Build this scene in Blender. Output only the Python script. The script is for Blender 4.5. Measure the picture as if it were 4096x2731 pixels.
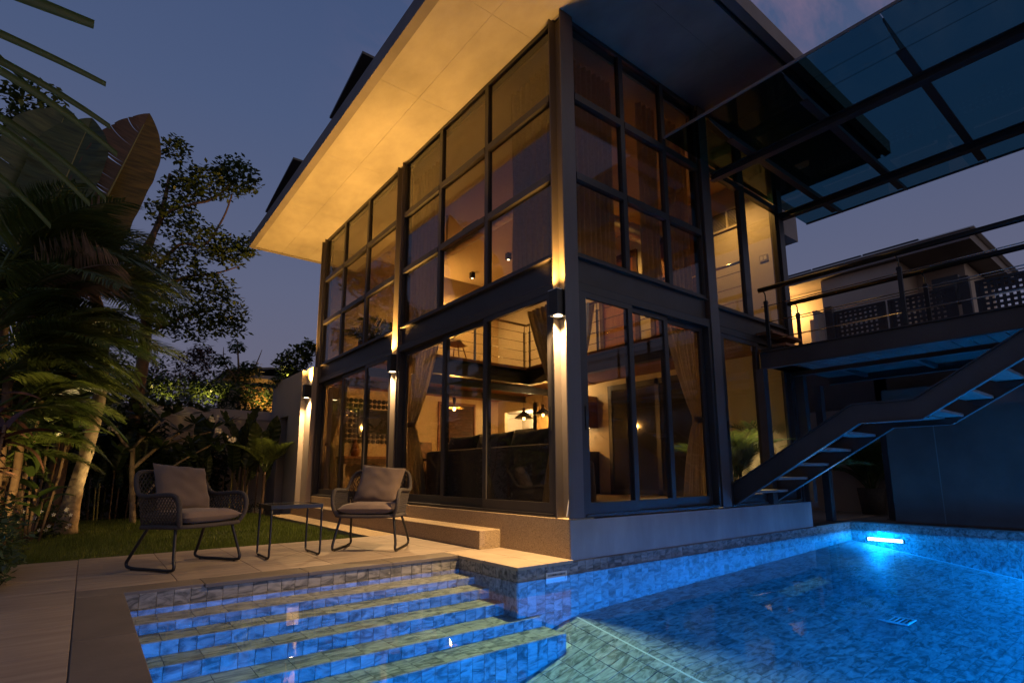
import bpy, math, random
import numpy as np
from mathutils import Vector, Matrix
sc = bpy.context.scene
for o in list(bpy.data.objects): bpy.data.objects.remove(o)
COL = sc.collection
rnd = random.Random(7)
R = math.radians

# ------------------------------------------------------------------ camera
cd = bpy.data.cameras.new('camera'); cam = bpy.data.objects.new('camera', cd); COL.objects.link(cam)
cd.sensor_width = 36; cd.lens = 19.009; cd.shift_x = -0.0057; cd.shift_y = 0.0389
cd.clip_start = 0.05; cd.clip_end = 800
rt, dn, fw = Vector((.7857465, -.6185292, -.0049024)), Vector((.0998676, .1346802, -.9858437)), Vector((.6104334, .7741336, .1675955))
m = Matrix((rt, -dn, -fw)).transposed().to_4x4(); m.translation = (-3.7599, -3.9570, 0.82)
cam.matrix_world = m
sc.camera = cam

# ------------------------------------------------------------------ dusk sky, weak afterglow sun, exposure
SUN_EL, SUN_AZ = R(4), R(200)
w = bpy.data.worlds.new('World'); sc.world = w; w.use_nodes = True
nt = w.node_tree; nd = nt.nodes; lk = nt.links; nd.clear()
wo = nd.new('ShaderNodeOutputWorld'); bg = nd.new('ShaderNodeBackground')
sky = nd.new('ShaderNodeTexSky'); sky.sky_type = 'NISHITA'; sky.sun_disc = False
sky.sun_elevation = SUN_EL; sky.sun_rotation = SUN_AZ; sky.air_density = 1.5; sky.ozone_density = 4
tc = nd.new('ShaderNodeTexCoord'); sx = nd.new('ShaderNodeSeparateXYZ'); lk.new(tc.outputs['Generated'], sx.inputs[0])
rp = nd.new('ShaderNodeValToRGB'); lk.new(sx.outputs['Z'], rp.inputs[0])
cr = rp.color_ramp; cr.elements[0].position = 0.0; cr.elements[0].color = (.092, .078, .112, 1)
cr.elements[1].position = 1.0; cr.elements[1].color = (.028, .052, .125, 1)
for p, c in ((.12, (.100, .086, .130, 1)), (.3, (.082, .085, .142, 1)), (.55, (.051, .070, .141, 1)), (.75, (.036, .056, .126, 1))):
    e = cr.elements.new(p); e.color = c
# thin pink cirrus high in the sky
mp = nd.new('ShaderNodeMapping'); mp.inputs['Rotation'].default_value = (0.3, .5, .9); mp.inputs['Scale'].default_value = (2.2, 9, 5); mp.inputs['Location'].default_value = (2.7, 1.3, .4)
lk.new(tc.outputs['Generated'], mp.inputs[0])
nz = nd.new('ShaderNodeTexNoise'); nz.inputs['Scale'].default_value = 1.3; nz.inputs['Detail'].default_value = 6; nz.inputs['Roughness'].default_value = .6
lk.new(mp.outputs[0], nz.inputs['Vector'])
r2 = nd.new('ShaderNodeValToRGB'); r2.color_ramp.elements[0].position = .42; r2.color_ramp.elements[1].position = .72
r2.color_ramp.elements[1].color = (.75, .75, .75, 1)
lk.new(nz.outputs[0], r2.inputs[0])
zc = nd.new('ShaderNodeMapRange'); zc.inputs[1].default_value = .5; zc.inputs[2].default_value = .66; lk.new(sx.outputs['Z'], zc.inputs[0])
xc = nd.new('ShaderNodeMapRange'); xc.inputs[1].default_value = .2; xc.inputs[2].default_value = .55; lk.new(sx.outputs['X'], xc.inputs[0])   # cloud bank on the eastern side
c0 = nd.new('ShaderNodeMath'); c0.operation = 'MULTIPLY'; lk.new(xc.outputs[0], c0.inputs[0]); lk.new(zc.outputs[0], c0.inputs[1])
cm = nd.new('ShaderNodeMath'); cm.operation = 'MULTIPLY'; lk.new(r2.outputs[0], cm.inputs[0]); lk.new(c0.outputs[0], cm.inputs[1])
mx = nd.new('ShaderNodeMix'); mx.data_type = 'RGBA'; mx.inputs['B'].default_value = (.27, .15, .20, 1)
lk.new(cm.outputs[0], mx.inputs['Factor']); lk.new(rp.outputs[0], mx.inputs['A'])
sm = nd.new('ShaderNodeMix'); sm.data_type = 'RGBA'; sm.blend_type = 'ADD'; sm.inputs['Factor'].default_value = .012
lk.new(mx.outputs['Result'], sm.inputs['A']); lk.new(sky.outputs[0], sm.inputs['B'])
lk.new(sm.outputs['Result'], bg.inputs[0]); bg.inputs[1].default_value = 1.28
lk.new(bg.outputs[0], wo.inputs[0])
sl = bpy.data.lights.new('sun', 'SUN'); sl.energy = .26; sl.angle = R(50); sl.color = (1, .76, .55)
so = bpy.data.objects.new('sun', sl); COL.objects.link(so); so.rotation_euler = (R(74), 0, R(20)); so.location = (0, -20, 12)
vs = sc.view_settings; vs.view_transform = 'Standard'; vs.look = 'None'; vs.exposure = 0; vs.gamma = 1
sc.render.film_transparent = False
cy = sc.cycles
cy.use_denoising = True
try: cy.denoiser = 'OPENIMAGEDENOISE'
except Exception: pass
cy.max_bounces = 7; cy.diffuse_bounces = 3; cy.glossy_bounces = 4; cy.transmission_bounces = 4; cy.transparent_max_bounces = 24
cy.sample_clamp_indirect = 3; cy.sample_clamp_direct = 0; cy.caustics_reflective = False; cy.caustics_refractive = False
cy.use_adaptive_sampling = False

# ------------------------------------------------------------------ helpers
def thing(name, loc=(0, 0, 0), rz=0, label=None, cat=None, group=None, parent=None):
    o = bpy.data.objects.new(name, None); COL.objects.link(o); o.location = loc; o.rotation_euler = (0, 0, rz)
    o.empty_display_size = .1
    if label: o['label'] = label
    if cat: o['category'] = cat
    if group: o['group'] = group
    if parent: o.parent = parent
    return o
def tag(o, label=None, cat=None, group=None, kind=None):
    for k, v in (('label', label), ('category', cat), ('group', group), ('kind', kind)):
        if v: o[k] = v
    return o
def link(name, me, mat=None, parent=None, loc=None, rot=None, scale=None):
    o = bpy.data.objects.new(name, me); COL.objects.link(o)
    if mat is not None and not me.materials: me.materials.append(mat)
    if parent: o.parent = parent
    if loc is not None: o.location = loc
    if rot is not None: o.rotation_euler = rot
    if scale is not None: o.scale = scale
    return o
def copy_tree(o, parent=None):
    c = o.copy(); COL.objects.link(c); c.parent = parent
    for ch in list(o.children): copy_tree(ch, c)
    return c
def catmull(pts, n=6, closed=False):
    P = [Vector(p) for p in pts]; out = []
    L = len(P); rng = range(L if closed else L - 1)
    for i in rng:
        if closed: a, b, c, d = P[(i-1) % L], P[i], P[(i+1) % L], P[(i+2) % L]
        else: a, b, c, d = P[max(i-1, 0)], P[i], P[i+1], P[min(i+2, L-1)]
        for k in range(n):
            t = k/n
            out.append(.5*((2*b) + (c-a)*t + (2*a-5*b+4*c-d)*t*t + (3*b-a-3*c+d)*t**3))
    if not closed: out.append(P[-1])
    return out
class MB:
    def __init__(s): s.v = []; s.f = []
    def quad(s, a, b, c, d):
        i = len(s.v); s.v += [tuple(a), tuple(b), tuple(c), tuple(d)]; s.f.append((i, i+1, i+2, i+3)); return s
    def box(s, x0, x1, y0, y1, z0, z1):
        i = len(s.v)
        s.v += [(x0,y0,z0),(x1,y0,z0),(x1,y1,z0),(x0,y1,z0),(x0,y0,z1),(x1,y0,z1),(x1,y1,z1),(x0,y1,z1)]
        s.f += [(i,i+3,i+2,i+1),(i+4,i+5,i+6,i+7),(i,i+1,i+5,i+4),(i+1,i+2,i+6,i+5),(i+2,i+3,i+7,i+6),(i+3,i,i+4,i+7)]; return s
    def prism(s, poly, axis, a, b):
        """poly in the two remaining axes (cyclic order), extruded along axis from a to b"""
        i = len(s.v); n = len(poly)
        def P(q, t):
            return {0: (t, q[0], q[1]), 1: (q[0], t, q[1]), 2: (q[0], q[1], t)}[axis]
        s.v += [P(q, a) for q in poly] + [P(q, b) for q in poly]
        s.f.append(tuple(range(i+n-1, i-1, -1))); s.f.append(tuple(range(i+n, i+2*n)))
        for k in range(n): s.f.append((i+k, i+(k+1) % n, i+n+(k+1) % n, i+n+k))
        return s
    def tube(s, pts, r, n=8, closed=False, cap=True):
        P = [Vector(p) for p in pts]; L = len(P); i0 = len(s.v); up = Vector((0, 0, 1)); prev = None
        for k in range(L):
            if closed: t = P[(k+1) % L]-P[(k-1) % L]
            else: t = P[min(k+1, L-1)]-P[max(k-1, 0)]
            t.normalize() if t.length > 1e-9 else None
            if prev is None:
                u = t.cross(up) if abs(t.z) < .95 else t.cross(Vector((1, 0, 0)))
            else: u = prev-t*prev.dot(t)
            u.normalize(); prev = u; v = t.cross(u)
            rr = r[k] if hasattr(r, '__len__') else r
            for j in range(n):
                a = 2*math.pi*j/n; s.v.append(tuple(P[k]+(u*math.cos(a)+v*math.sin(a))*rr))
        for k in range(L if closed else L-1):
            k2 = (k+1) % L
            for j in range(n):
                s.f.append((i0+k*n+j, i0+k2*n+j, i0+k2*n+(j+1) % n, i0+k*n+(j+1) % n))
        if cap and not closed:
            s.f.append(tuple(i0+j for j in range(n))); s.f.append(tuple(i0+(L-1)*n+j for j in range(n-1, -1, -1)))
        return s
    def lathe(s, prof, n=20, c=(0, 0, 0)):
        i0 = len(s.v)
        for r, z in prof:
            for j in range(n):
                a = 2*math.pi*j/n; s.v.append((c[0]+r*math.cos(a), c[1]+r*math.sin(a), c[2]+z))
        for k in range(len(prof)-1):
            for j in range(n):
                s.f.append((i0+k*n+j, i0+k*n+(j+1) % n, i0+(k+1)*n+(j+1) % n, i0+(k+1)*n+j))
        return s
    def grid(s, G):
        i0 = len(s.v); h = len(G); wd = len(G[0])
        for row in G: s.v += [tuple(p) for p in row]
        for a in range(h-1):
            for b in range(wd-1): s.f.append((i0+a*wd+b, i0+a*wd+b+1, i0+(a+1)*wd+b+1, i0+(a+1)*wd+b))
        return s
    def mesh(s, name, mat=None, smooth=False):
        me = bpy.data.meshes.new(name); me.from_pydata(s.v, [], s.f); me.update()
        if smooth: me.polygons.foreach_set('use_smooth', [True]*len(me.polygons))
        if mat is not None: me.materials.append(mat)
        return me
    def build(s, name, mat=None, parent=None, smooth=False, bevel=0, **k):
        o = link(name, s.mesh(name, mat, smooth), None, parent, **k)
        if bevel:
            b = o.modifiers.new('bevel', 'BEVEL'); b.width = bevel; b.segments = 2; b.limit_method = 'ANGLE'
        return o
def box(name, x0, x1, y0, y1, z0, z1, mat, parent=None, bevel=0): return MB().box(x0, x1, y0, y1, z0, z1).build(name, mat, parent, bevel=bevel)

# ------------------------------------------------------------------ materials
def node_mat(name):
    M = bpy.data.materials.new(name); M.use_nodes = True; n = M.node_tree.nodes; l = M.node_tree.links
    return M, n, l, n['Principled BSDF']
def mat(name, c1, c2=None, rough=.5, metal=0., scale=6., detail=5., bump=0., bscale=None, spec=.5, stretch=(1, 1, 1), lo=.35, hi=.65, rand=0., sheen=0.):
    M, n, l, b = node_mat(name)
    b.inputs['Roughness'].default_value = rough; b.inputs['Metallic'].default_value = metal; b.inputs['Specular IOR Level'].default_value = spec
    if sheen: b.inputs['Sheen Weight'].default_value = sheen
    g = n.new('ShaderNodeNewGeometry'); mpn = n.new('ShaderNodeMapping'); mpn.inputs['Scale'].default_value = stretch
    l.new(g.outputs['Position'], mpn.inputs[0])
    t = n.new('ShaderNodeTexNoise'); t.inputs['Scale'].default_value = scale; t.inputs['Detail'].default_value = detail; t.inputs['Roughness'].default_value = .6
    l.new(mpn.outputs[0], t.inputs['Vector'])
    r = n.new('ShaderNodeValToRGB'); r.color_ramp.elements[0].position = lo; r.color_ramp.elements[1].position = hi
    r.color_ramp.elements[0].color = (*c1, 1); r.color_ramp.elements[1].color = (*(c2 or c1), 1)
    l.new(t.outputs[0], r.inputs[0]); out = r.outputs[0]
    if rand:
        oi = n.new('ShaderNodeObjectInfo'); hv = n.new('ShaderNodeHueSaturation')
        mr = n.new('ShaderNodeMapRange'); mr.inputs[3].default_value = 1-rand; mr.inputs[4].default_value = 1+rand
        l.new(oi.outputs['Random'], mr.inputs[0]); l.new(mr.outputs[0], hv.inputs['Value']); l.new(out, hv.inputs['Color']); out = hv.outputs[0]
    l.new(out, b.inputs['Base Color'])
    if bump:
        t2 = n.new('ShaderNodeTexNoise'); t2.inputs['Scale'].default_value = bscale or scale*6; t2.inputs['Detail'].default_value = 4
        l.new(mpn.outputs[0], t2.inputs['Vector'])
        bp = n.new('ShaderNodeBump'); bp.inputs['Strength'].default_value = bump; bp.inputs['Distance'].default_value = .01
        l.new(t2.outputs[0], bp.inputs['Height']); l.new(bp.outputs[0], b.inputs['Normal'])
    return M
def emit(name, col, s):
    M = bpy.data.materials.new(name); M.use_nodes = True; n = M.node_tree.nodes; l = M.node_tree.links; n.clear()
    o = n.new('ShaderNodeOutputMaterial'); e = n.new('ShaderNodeEmission'); e.inputs[0].default_value = (*col, 1); e.inputs[1].default_value = s
    l.new(e.outputs[0], o.inputs[0]); M.cycles.emission_sampling = 'NONE'; return M
def thin_glass(name, tint, f0=.04, rough=0., bump=0., bscale=3., gain=.96):
    """clear sheet: what lies behind it shows through, reflections grow towards grazing view"""
    M = bpy.data.materials.new(name); M.use_nodes = True; n = M.node_tree.nodes; l = M.node_tree.links; n.clear()
    o = n.new('ShaderNodeOutputMaterial'); t = n.new('ShaderNodeBsdfTransparent'); t.inputs[0].default_value = (*tint, 1)
    g = n.new('ShaderNodeBsdfGlossy'); g.inputs['Roughness'].default_value = rough
    ge = n.new('ShaderNodeNewGeometry'); d = n.new('ShaderNodeVectorMath'); d.operation = 'DOT_PRODUCT'
    l.new(ge.outputs['Incoming'], d.inputs[0]); l.new(ge.outputs['Normal'], d.inputs[1])
    a = n.new('ShaderNodeMath'); a.operation = 'ABSOLUTE'; l.new(d.outputs['Value'], a.inputs[0])
    s = n.new('ShaderNodeMath'); s.operation = 'SUBTRACT'; s.inputs[0].default_value = 1; l.new(a.outputs[0], s.inputs[1])
    p = n.new('ShaderNodeMath'); p.operation = 'POWER'; p.inputs[1].default_value = 5; l.new(s.outputs[0], p.inputs[0])
    k = n.new('ShaderNodeMath'); k.operation = 'MULTIPLY_ADD'; k.inputs[1].default_value = gain; k.inputs[2].default_value = f0; l.new(p.outputs[0], k.inputs[0])
    mxs = n.new('ShaderNodeMixShader'); l.new(k.outputs[0], mxs.inputs[0]); l.new(t.outputs[0], mxs.inputs[1]); l.new(g.outputs[0], mxs.inputs[2]); l.new(mxs.outputs[0], o.inputs[0])
    if bump:
        nz = n.new('ShaderNodeTexNoise'); nz.inputs['Scale'].default_value = bscale; nz.inputs['Detail'].default_value = 2; l.new(ge.outputs['Position'], nz.inputs['Vector'])
        b = n.new('ShaderNodeBump'); b.inputs['Strength'].default_value = bump; b.inputs['Distance'].default_value = .02; l.new(nz.outputs[0], b.inputs['Height']); l.new(b.outputs[0], g.inputs['Normal'])
    return M
def leaf_mat(name, c1, c2, rough=.45, trans=.35, rand=.35, scale=3., stripe=0.):
    M, n, l, b = node_mat(name)
    g = n.new('ShaderNodeNewGeometry'); t = n.new('ShaderNodeTexNoise'); t.inputs['Scale'].default_value = scale; t.inputs['Detail'].default_value = 3
    l.new(g.outputs['Position'], t.inputs['Vector'])
    r = n.new('ShaderNodeValToRGB'); r.color_ramp.elements[0].position = .35; r.color_ramp.elements[1].position = .65
    r.color_ramp.elements[0].color = (*c1, 1); r.color_ramp.elements[1].color = (*c2, 1); l.new(t.outputs[0], r.inputs[0])
    hv = n.new('ShaderNodeHueSaturation'); mr = n.new('ShaderNodeMapRange'); mr.inputs[3].default_value = 1-rand; mr.inputs[4].default_value = 1+rand
    l.new(g.outputs['Random Per Island'], mr.inputs[0]); l.new(mr.outputs[0], hv.inputs['Value']); l.new(r.outputs[0], hv.inputs['Color'])
    if stripe:
        tcn = n.new('ShaderNodeTexCoord'); mp_ = n.new('ShaderNodeMapping'); mp_.inputs['Scale'].default_value = (1, .12, .12); l.new(tcn.outputs['Object'], mp_.inputs[0])
        wv_ = n.new('ShaderNodeTexNoise'); wv_.inputs['Scale'].default_value = stripe; wv_.inputs['Detail'].default_value = 3; l.new(mp_.outputs[0], wv_.inputs['Vector'])
        sr = n.new('ShaderNodeMapRange'); sr.inputs[1].default_value = .3; sr.inputs[2].default_value = .7; sr.inputs[3].default_value = .6; sr.inputs[4].default_value = 1.3; l.new(wv_.outputs[0], sr.inputs[0])
        ml_ = n.new('ShaderNodeMath'); ml_.operation = 'MULTIPLY'; l.new(sr.outputs[0], ml_.inputs[0]); l.new(mr.outputs[0], ml_.inputs[1]); l.new(ml_.outputs[0], hv.inputs['Value'])
        bp_ = n.new('ShaderNodeBump'); bp_.inputs['Strength'].default_value = .5; bp_.inputs['Distance'].default_value = .02; l.new(wv_.outputs[0], bp_.inputs['Height']); l.new(bp_.outputs[0], b.inputs['Normal'])
    l.new(hv.outputs[0], b.inputs['Base Color']); b.inputs['Roughness'].default_value = rough
    tr = n.new('ShaderNodeBsdfTranslucent'); l.new(hv.outputs[0], tr.inputs[0])
    mxs = n.new('ShaderNodeMixShader'); mxs.inputs[0].default_value = trans
    l.new(b.outputs[0], mxs.inputs[1]); l.new(tr.outputs[0], mxs.inputs[2]); l.new(mxs.outputs[0], n['Material Output'].inputs[0])
    return M
def stone_speckle(name, cols, scale, bump=.4):
    M, n, l, b = node_mat(name); g = n.new('ShaderNodeNewGeometry')
    v = n.new('ShaderNodeTexVoronoi'); v.inputs['Scale'].default_value = scale; l.new(g.outputs['Position'], v.inputs['Vector'])
    s = n.new('ShaderNodeSeparateColor'); l.new(v.outputs['Color'], s.inputs[0])
    r = n.new('ShaderNodeValToRGB'); r.color_ramp.interpolation = 'CONSTANT'
    for i, c in enumerate(cols):
        e = r.color_ramp.elements[i] if i < 2 else r.color_ramp.elements.new(i/len(cols))
        e.position = i/len(cols); e.color = (*c, 1)
    l.new(s.outputs[0], r.inputs[0]); l.new(r.outputs[0], b.inputs['Base Color']); b.inputs['Roughness'].default_value = .8
    bp = n.new('ShaderNodeBump'); bp.inputs['Strength'].default_value = bump; bp.inputs['Distance'].default_value = .006; bp.invert = True
    l.new(v.outputs['Distance'], bp.inputs['Height']); l.new(bp.outputs[0], b.inputs['Normal']); return M
def marble_tile(name):
    M, n, l, b = node_mat(name); g = n.new('ShaderNodeNewGeometry'); oi = n.new('ShaderNodeObjectInfo')
    ad = n.new('ShaderNodeMath'); l.new(oi.outputs['Random'], ad.inputs[0]); l.new(g.outputs['Random Per Island'], ad.inputs[1])
    ml = n.new('ShaderNodeMath'); ml.operation = 'MULTIPLY'; ml.inputs[1].default_value = 37; l.new(ad.outputs[0], ml.inputs[0])
    va = n.new('ShaderNodeVectorMath'); l.new(g.outputs['Position'], va.inputs[0]); cb = n.new('ShaderNodeCombineXYZ')
    for k in range(3): l.new(ml.outputs[0], cb.inputs[k])
    l.new(cb.outputs[0], va.inputs[1])
    mpn = n.new('ShaderNodeMapping'); mpn.inputs['Scale'].default_value = (1, 2.8, 2.8); mpn.inputs['Rotation'].default_value = (0, 0, .3); l.new(va.outputs[0], mpn.inputs[0])
    t = n.new('ShaderNodeTexNoise'); t.inputs['Scale'].default_value = 4.6; t.inputs['Detail'].default_value = 9; t.inputs['Roughness'].default_value = .58; t.inputs['Distortion'].default_value = 1.5
    l.new(mpn.outputs[0], t.inputs['Vector'])
    r = n.new('ShaderNodeValToRGB'); r.color_ramp.elements[0].position = .30; r.color_ramp.elements[1].position = .68
    r.color_ramp.elements[0].color = (.06, .062, .06, 1); r.color_ramp.elements[1].color = (.38, .365, .335, 1)
    e = r.color_ramp.elements.new(.42); e.color = (.13, .13, .122, 1); e = r.color_ramp.elements.new(.52); e.color = (.26, .252, .235, 1)
    l.new(t.outputs[0], r.inputs[0])
    hv = n.new('ShaderNodeHueSaturation'); mr = n.new('ShaderNodeMapRange'); mr.inputs[3].default_value = .9; mr.inputs[4].default_value = 1.08
    fr = n.new('ShaderNodeMath'); fr.operation = 'FRACT'; l.new(ml.outputs[0], fr.inputs[0]); l.new(fr.outputs[0], mr.inputs[0]); l.new(mr.outputs[0], hv.inputs['Value']); l.new(r.outputs[0], hv.inputs['Color'])
    l.new(hv.outputs[0], b.inputs['Base Color']); b.inputs['Roughness'].default_value = .6; b.inputs['Specular IOR Level'].default_value = .25; return M

STEEL = mat('painted_steel', (.050, .042, .040), (.066, .056, .053), .42, scale=2.5, bump=.06, bscale=40)
COLSTEEL = mat('taupe_column_paint', (.105, .088, .078), (.135, .114, .10), .45, scale=2.5, stretch=(1, 1, .3), bump=.06, bscale=40)
ALU = mat('dark_aluminium', (.035, .031, .030), (.045, .04, .038), .38, scale=3)
CONC = mat('raw_concrete', (.27, .245, .21), (.47, .43, .37), .75, scale=1.1, detail=10, bump=.2, bscale=22, lo=.3, hi=.72, stretch=(1, .6, 1))
FASCIA = mat('fascia_paint', (.20, .175, .165), (.25, .22, .205), .7, scale=1.5, bump=.1)
PLASTER = mat('beige_plaster', (.40, .335, .275), (.46, .39, .32), .8, scale=1.2, bump=.12, bscale=60)
GREYPLASTER = mat('grey_plaster', (.28, .255, .24), (.39, .36, .34), .75, scale=2.2, detail=9, bump=.12, bscale=50, stretch=(1, 1, .35))
GRAVELWASH = stone_speckle('gravel_wash', [(.32, .235, .135), (.40, .30, .18), (.25, .18, .10), (.44, .335, .205), (.21, .15, .085), (.36, .265, .155)], 190)
DECK = mat('deck_porcelain', (.24, .19, .148), (.35, .285, .225), .5, scale=2.0, stretch=(1, 7, 1), detail=9, rand=.12, bump=.05, bscale=30)
COPING = mat('honed_coping', (.115, .097, .082), (.155, .132, .112), .55, scale=2, rand=.1, bump=.1, bscale=40)
COPLIGHT = mat('light_coping', (.30, .235, .165), (.36, .29, .21), .6, scale=3, rand=.06, bump=.1, bscale=40)
GROUT = mat('grout', (.22, .19, .16), None, .9)
POOLGROUT = mat('pool_grout', (.50, .49, .46), None, .8)
TILE = marble_tile('marble_tile')
GLASS = thin_glass('window_glass', (.80, .80, .78), .065)
CANGLASS = thin_glass('tinted_canopy_glass', (.25, .44, .50), .04)
WATER = thin_glass('pool_water', (.97, .99, 1.), .02, bump=.16, bscale=1.7)
_n = WATER.node_tree.nodes; _va = _n.new('ShaderNodeVolumeAbsorption'); _va.inputs['Color'].default_value = (.0, .90, .97, 1); _va.inputs['Density'].default_value = .5
WATER.node_tree.links.new(_va.outputs[0], _n['Material Output'].inputs['Volume'])
BLACK = mat('black_metal', (.012, .012, .012), (.016, .015, .015), .45)
CHAIRMETAL = mat('black_tube', (.010, .009, .009), None, .4)
ROPE = mat('brown_rope', (.052, .042, .036), (.075, .062, .053), .85, scale=60, bump=.5, bscale=220)
CUSHION = mat('taupe_fabric', (.155, .108, .08), (.18, .126, .094), .9, scale=7, bump=.25, bscale=400, sheen=.2)
WOODDARK = mat('dark_timber', (.05, .022, .012), (.09, .04, .02), .5, scale=3, stretch=(1, 8, 8), bump=.1)
WOOD = mat('teak', (.20, .075, .028), (.27, .11, .045), .5, scale=3, stretch=(8, 8, 1), bump=.08)
PLANK = mat('ceiling_plank', (.22, .09, .035), (.30, .13, .055), .55, scale=3, stretch=(1, 8, 8), rand=.15)
TREADW = mat('grey_tread', (.20, .18, .16), (.28, .25, .22), .75, scale=5, stretch=(1, 8, 8), bump=.2)
IWALL = mat('warm_wall_paint', (.55, .44, .28), (.60, .48, .31), .8, scale=1)
IWALL2 = mat('cream_wall_paint', (.55, .50, .43), (.58, .53, .46), .8, scale=1)
CURT = leaf_mat('linen_curtain', (.40, .31, .17), (.46, .36, .21), .9, .5, .0, 30)
SHEER = mat('pale_curtain', (.46, .43, .38), (.50, .47, .42), .9, scale=30)
SOFA = mat('brown_sofa', (.055, .036, .026), (.075, .05, .036), .9, scale=8, bump=.2, bscale=200, sheen=.3)
DUCT = mat('spiral_duct', (.55, .53, .50), (.6, .58, .55), .3, .9, scale=4)
STAINLESS = mat('stainless', (.5, .49, .47), None, .22, 1.)
MIRROR = mat('dark_mirror', (.04, .038, .035), None, .06, .0, spec=.9)
SOLAR = mat('solar_cell', (.010, .012, .022), (.014, .016, .03), .2, scale=8)
PANEL = mat('perforated_board', (.075, .06, .055), (.095, .078, .07), .7, scale=4)
WHITE = mat('white_plastic', (.6, .57, .53), None, .5)
TERRA = mat('woven_pot', (.06, .05, .042), (.09, .075, .06), .8, scale=20, bump=.4)
LAMPW = emit('lamp_lens_warm', (1, .72, .38), 14)
BRASS = mat('brass_disc', (.62, .42, .16), None, .45)
BULB = emit('filament_bulb', (1, .55, .16), 30)
SPOTW = emit('spot_lens', (1, .8, .5), 12)
POOLLENS = emit('pool_lamp_lens', (.8, .92, 1), 14)
SOIL = mat('dark_soil', (.016, .012, .009), (.028, .021, .015), .95, scale=8, bump=.4)
LAWNB = mat('lawn_soil', (.018, .026, .006), (.028, .038, .009), .95, scale=9, bump=.5, bscale=60)
GRASS = leaf_mat('grass_blade', (.085, .12, .013), (.13, .17, .025), .55, .35, .3, 1.5)
PALM = leaf_mat('palm_leaf', (.060, .090, .018), (.105, .135, .030), .38, .3, .35, 1.2)
PALMD = leaf_mat('palm_leaf_deep', (.034, .062, .015), (.062, .092, .024), .38, .25, .35, 1.2)
PALEPALM = leaf_mat('dry_palm_leaf', (.22, .16, .10), (.34, .25, .17), .6, .3, .2, 3)
BANANA = leaf_mat('banana_leaf', (.055, .075, .02), (.09, .105, .028), .4, .35, .12, .8, stripe=22.)
BANANAD = leaf_mat('bronze_banana_leaf', (.075, .035, .018), (.12, .06, .028), .5, .35, .12, 1.2, stripe=22.)
BANANAY = leaf_mat('yellow_banana_leaf', (.13, .085, .012), (.17, .11, .016), .5, .4, .1, 1, stripe=22.)
RIBY = mat('leaf_rib', (.24, .20, .05), None, .5)
TREEL = leaf_mat('tree_leaf', (.04, .07, .018), (.075, .11, .03), .45, .3, .45, 1.5)
BUSHL = leaf_mat('bush_leaf', (.045, .075, .02), (.075, .115, .032), .45, .3, .4, 2)
DARKL = leaf_mat('understory_leaf', (.014, .028, .009), (.03, .05, .014), .5, .25, .4, 2)
REDL = leaf_mat('cordyline_leaf', (.055, .022, .018), (.10, .045, .034), .4, .25, .4, 2)
REDBUSH = leaf_mat('copper_leaf', (.07, .035, .025), (.12, .06, .045), .5, .3, .4, 2)
FLOWER = mat('white_petal', (.6, .56, .5), None, .6)
BARK = mat('pale_bark', (.14, .10, .065), (.26, .20, .13), .85, scale=9, bump=.8, bscale=26, lo=.4, hi=.6)
BARK2 = mat('brown_bark', (.11, .065, .038), (.18, .11, .065), .85, scale=12, bump=.6, bscale=30)
# ------------------------------------------------------------------ ground, lawn, terrace
def tile_run(parent, org, u, v, nu, nv, su, sv, mt, name='tile', th=.008, gap=.0028, joined=None, skip=None):
    """nu x nv tiles of su x sv laid on the plane org+u+v, thickness towards u x v"""
    u = Vector(u).normalized(); v = Vector(v).normalized(); nn = u.cross(v); org = Vector(org)
    if joined is None:
        a, b = su/2-gap/2, sv/2-gap/2; e = .0012
        mb = MB(); i = 0
        mb.v = [(-a,-b,0),(a,-b,0),(a,b,0),(-a,b,0),(-a,-b,th-e),(a,-b,th-e),(a,b,th-e),(-a,b,th-e),(-a+e,-b+e,th),(a-e,-b+e,th),(a-e,b-e,th),(-a+e,b-e,th)]
        mb.f = [(8,9,10,11)]
        for k in range(4): mb.f += [(k,(k+1)%4,4+(k+1)%4,4+k),(4+k,4+(k+1)%4,8+(k+1)%4,8+k)]
        me = mb.mesh(name, mt)
        rotm = Matrix((u, v, nn)).transposed().to_4x4()
    for i in range(nu):
        for j in range(nv):
            c = org+u*((i+.5)*su)+v*((j+.5)*sv)
            if skip and skip(c): continue
            if joined is None:
                o = bpy.data.objects.new(name, me); COL.objects.link(o); o.parent = parent
                mm = rotm.copy(); mm.translation = c; o.matrix_local = mm
            else:
                a, b = (u*(su/2-gap/2)), (v*(sv/2-gap/2)); t = nn*th
                lo = [c-a-b, c+a-b, c+a+b, c-a+b]; hi = [p+t for p in lo]
                s = len(joined.v); joined.v += [tuple(p) for p in lo+hi]
                joined.f += [(s+4, s+5, s+6, s+7)]+[(s+k, s+(k+1) % 4, s+4+(k+1) % 4, s+4+k) for k in range(4)]
g = MB()
for x0, x1, y0, y1 in ((-160, -5.2, -160, 200), (9.6, 200, -160, 200), (-5.2, 9.6, 3, 200), (-5.2, 9.6, -160, -6.6)):
    g.quad((x0, y0, -.32), (x1, y0, -.32), (x1, y1, -.32), (x0, y1, -.32))
tag(g.build('ground', SOIL), kind='structure')
tag(box('lawn', -14, -.685, 3.157, 10.6, -.30, -.065, LAWNB), kind='structure')
ter = tag(MB().box(-5.2, -3.50, -6.5, 3.15, -.30, -.012).box(-3.5, -.002, .965, 3.15, -.30, -.0125).box(-.66, -.001, -.01, .965, -.3, -.013).build('terrace', GROUT), kind='structure')
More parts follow.
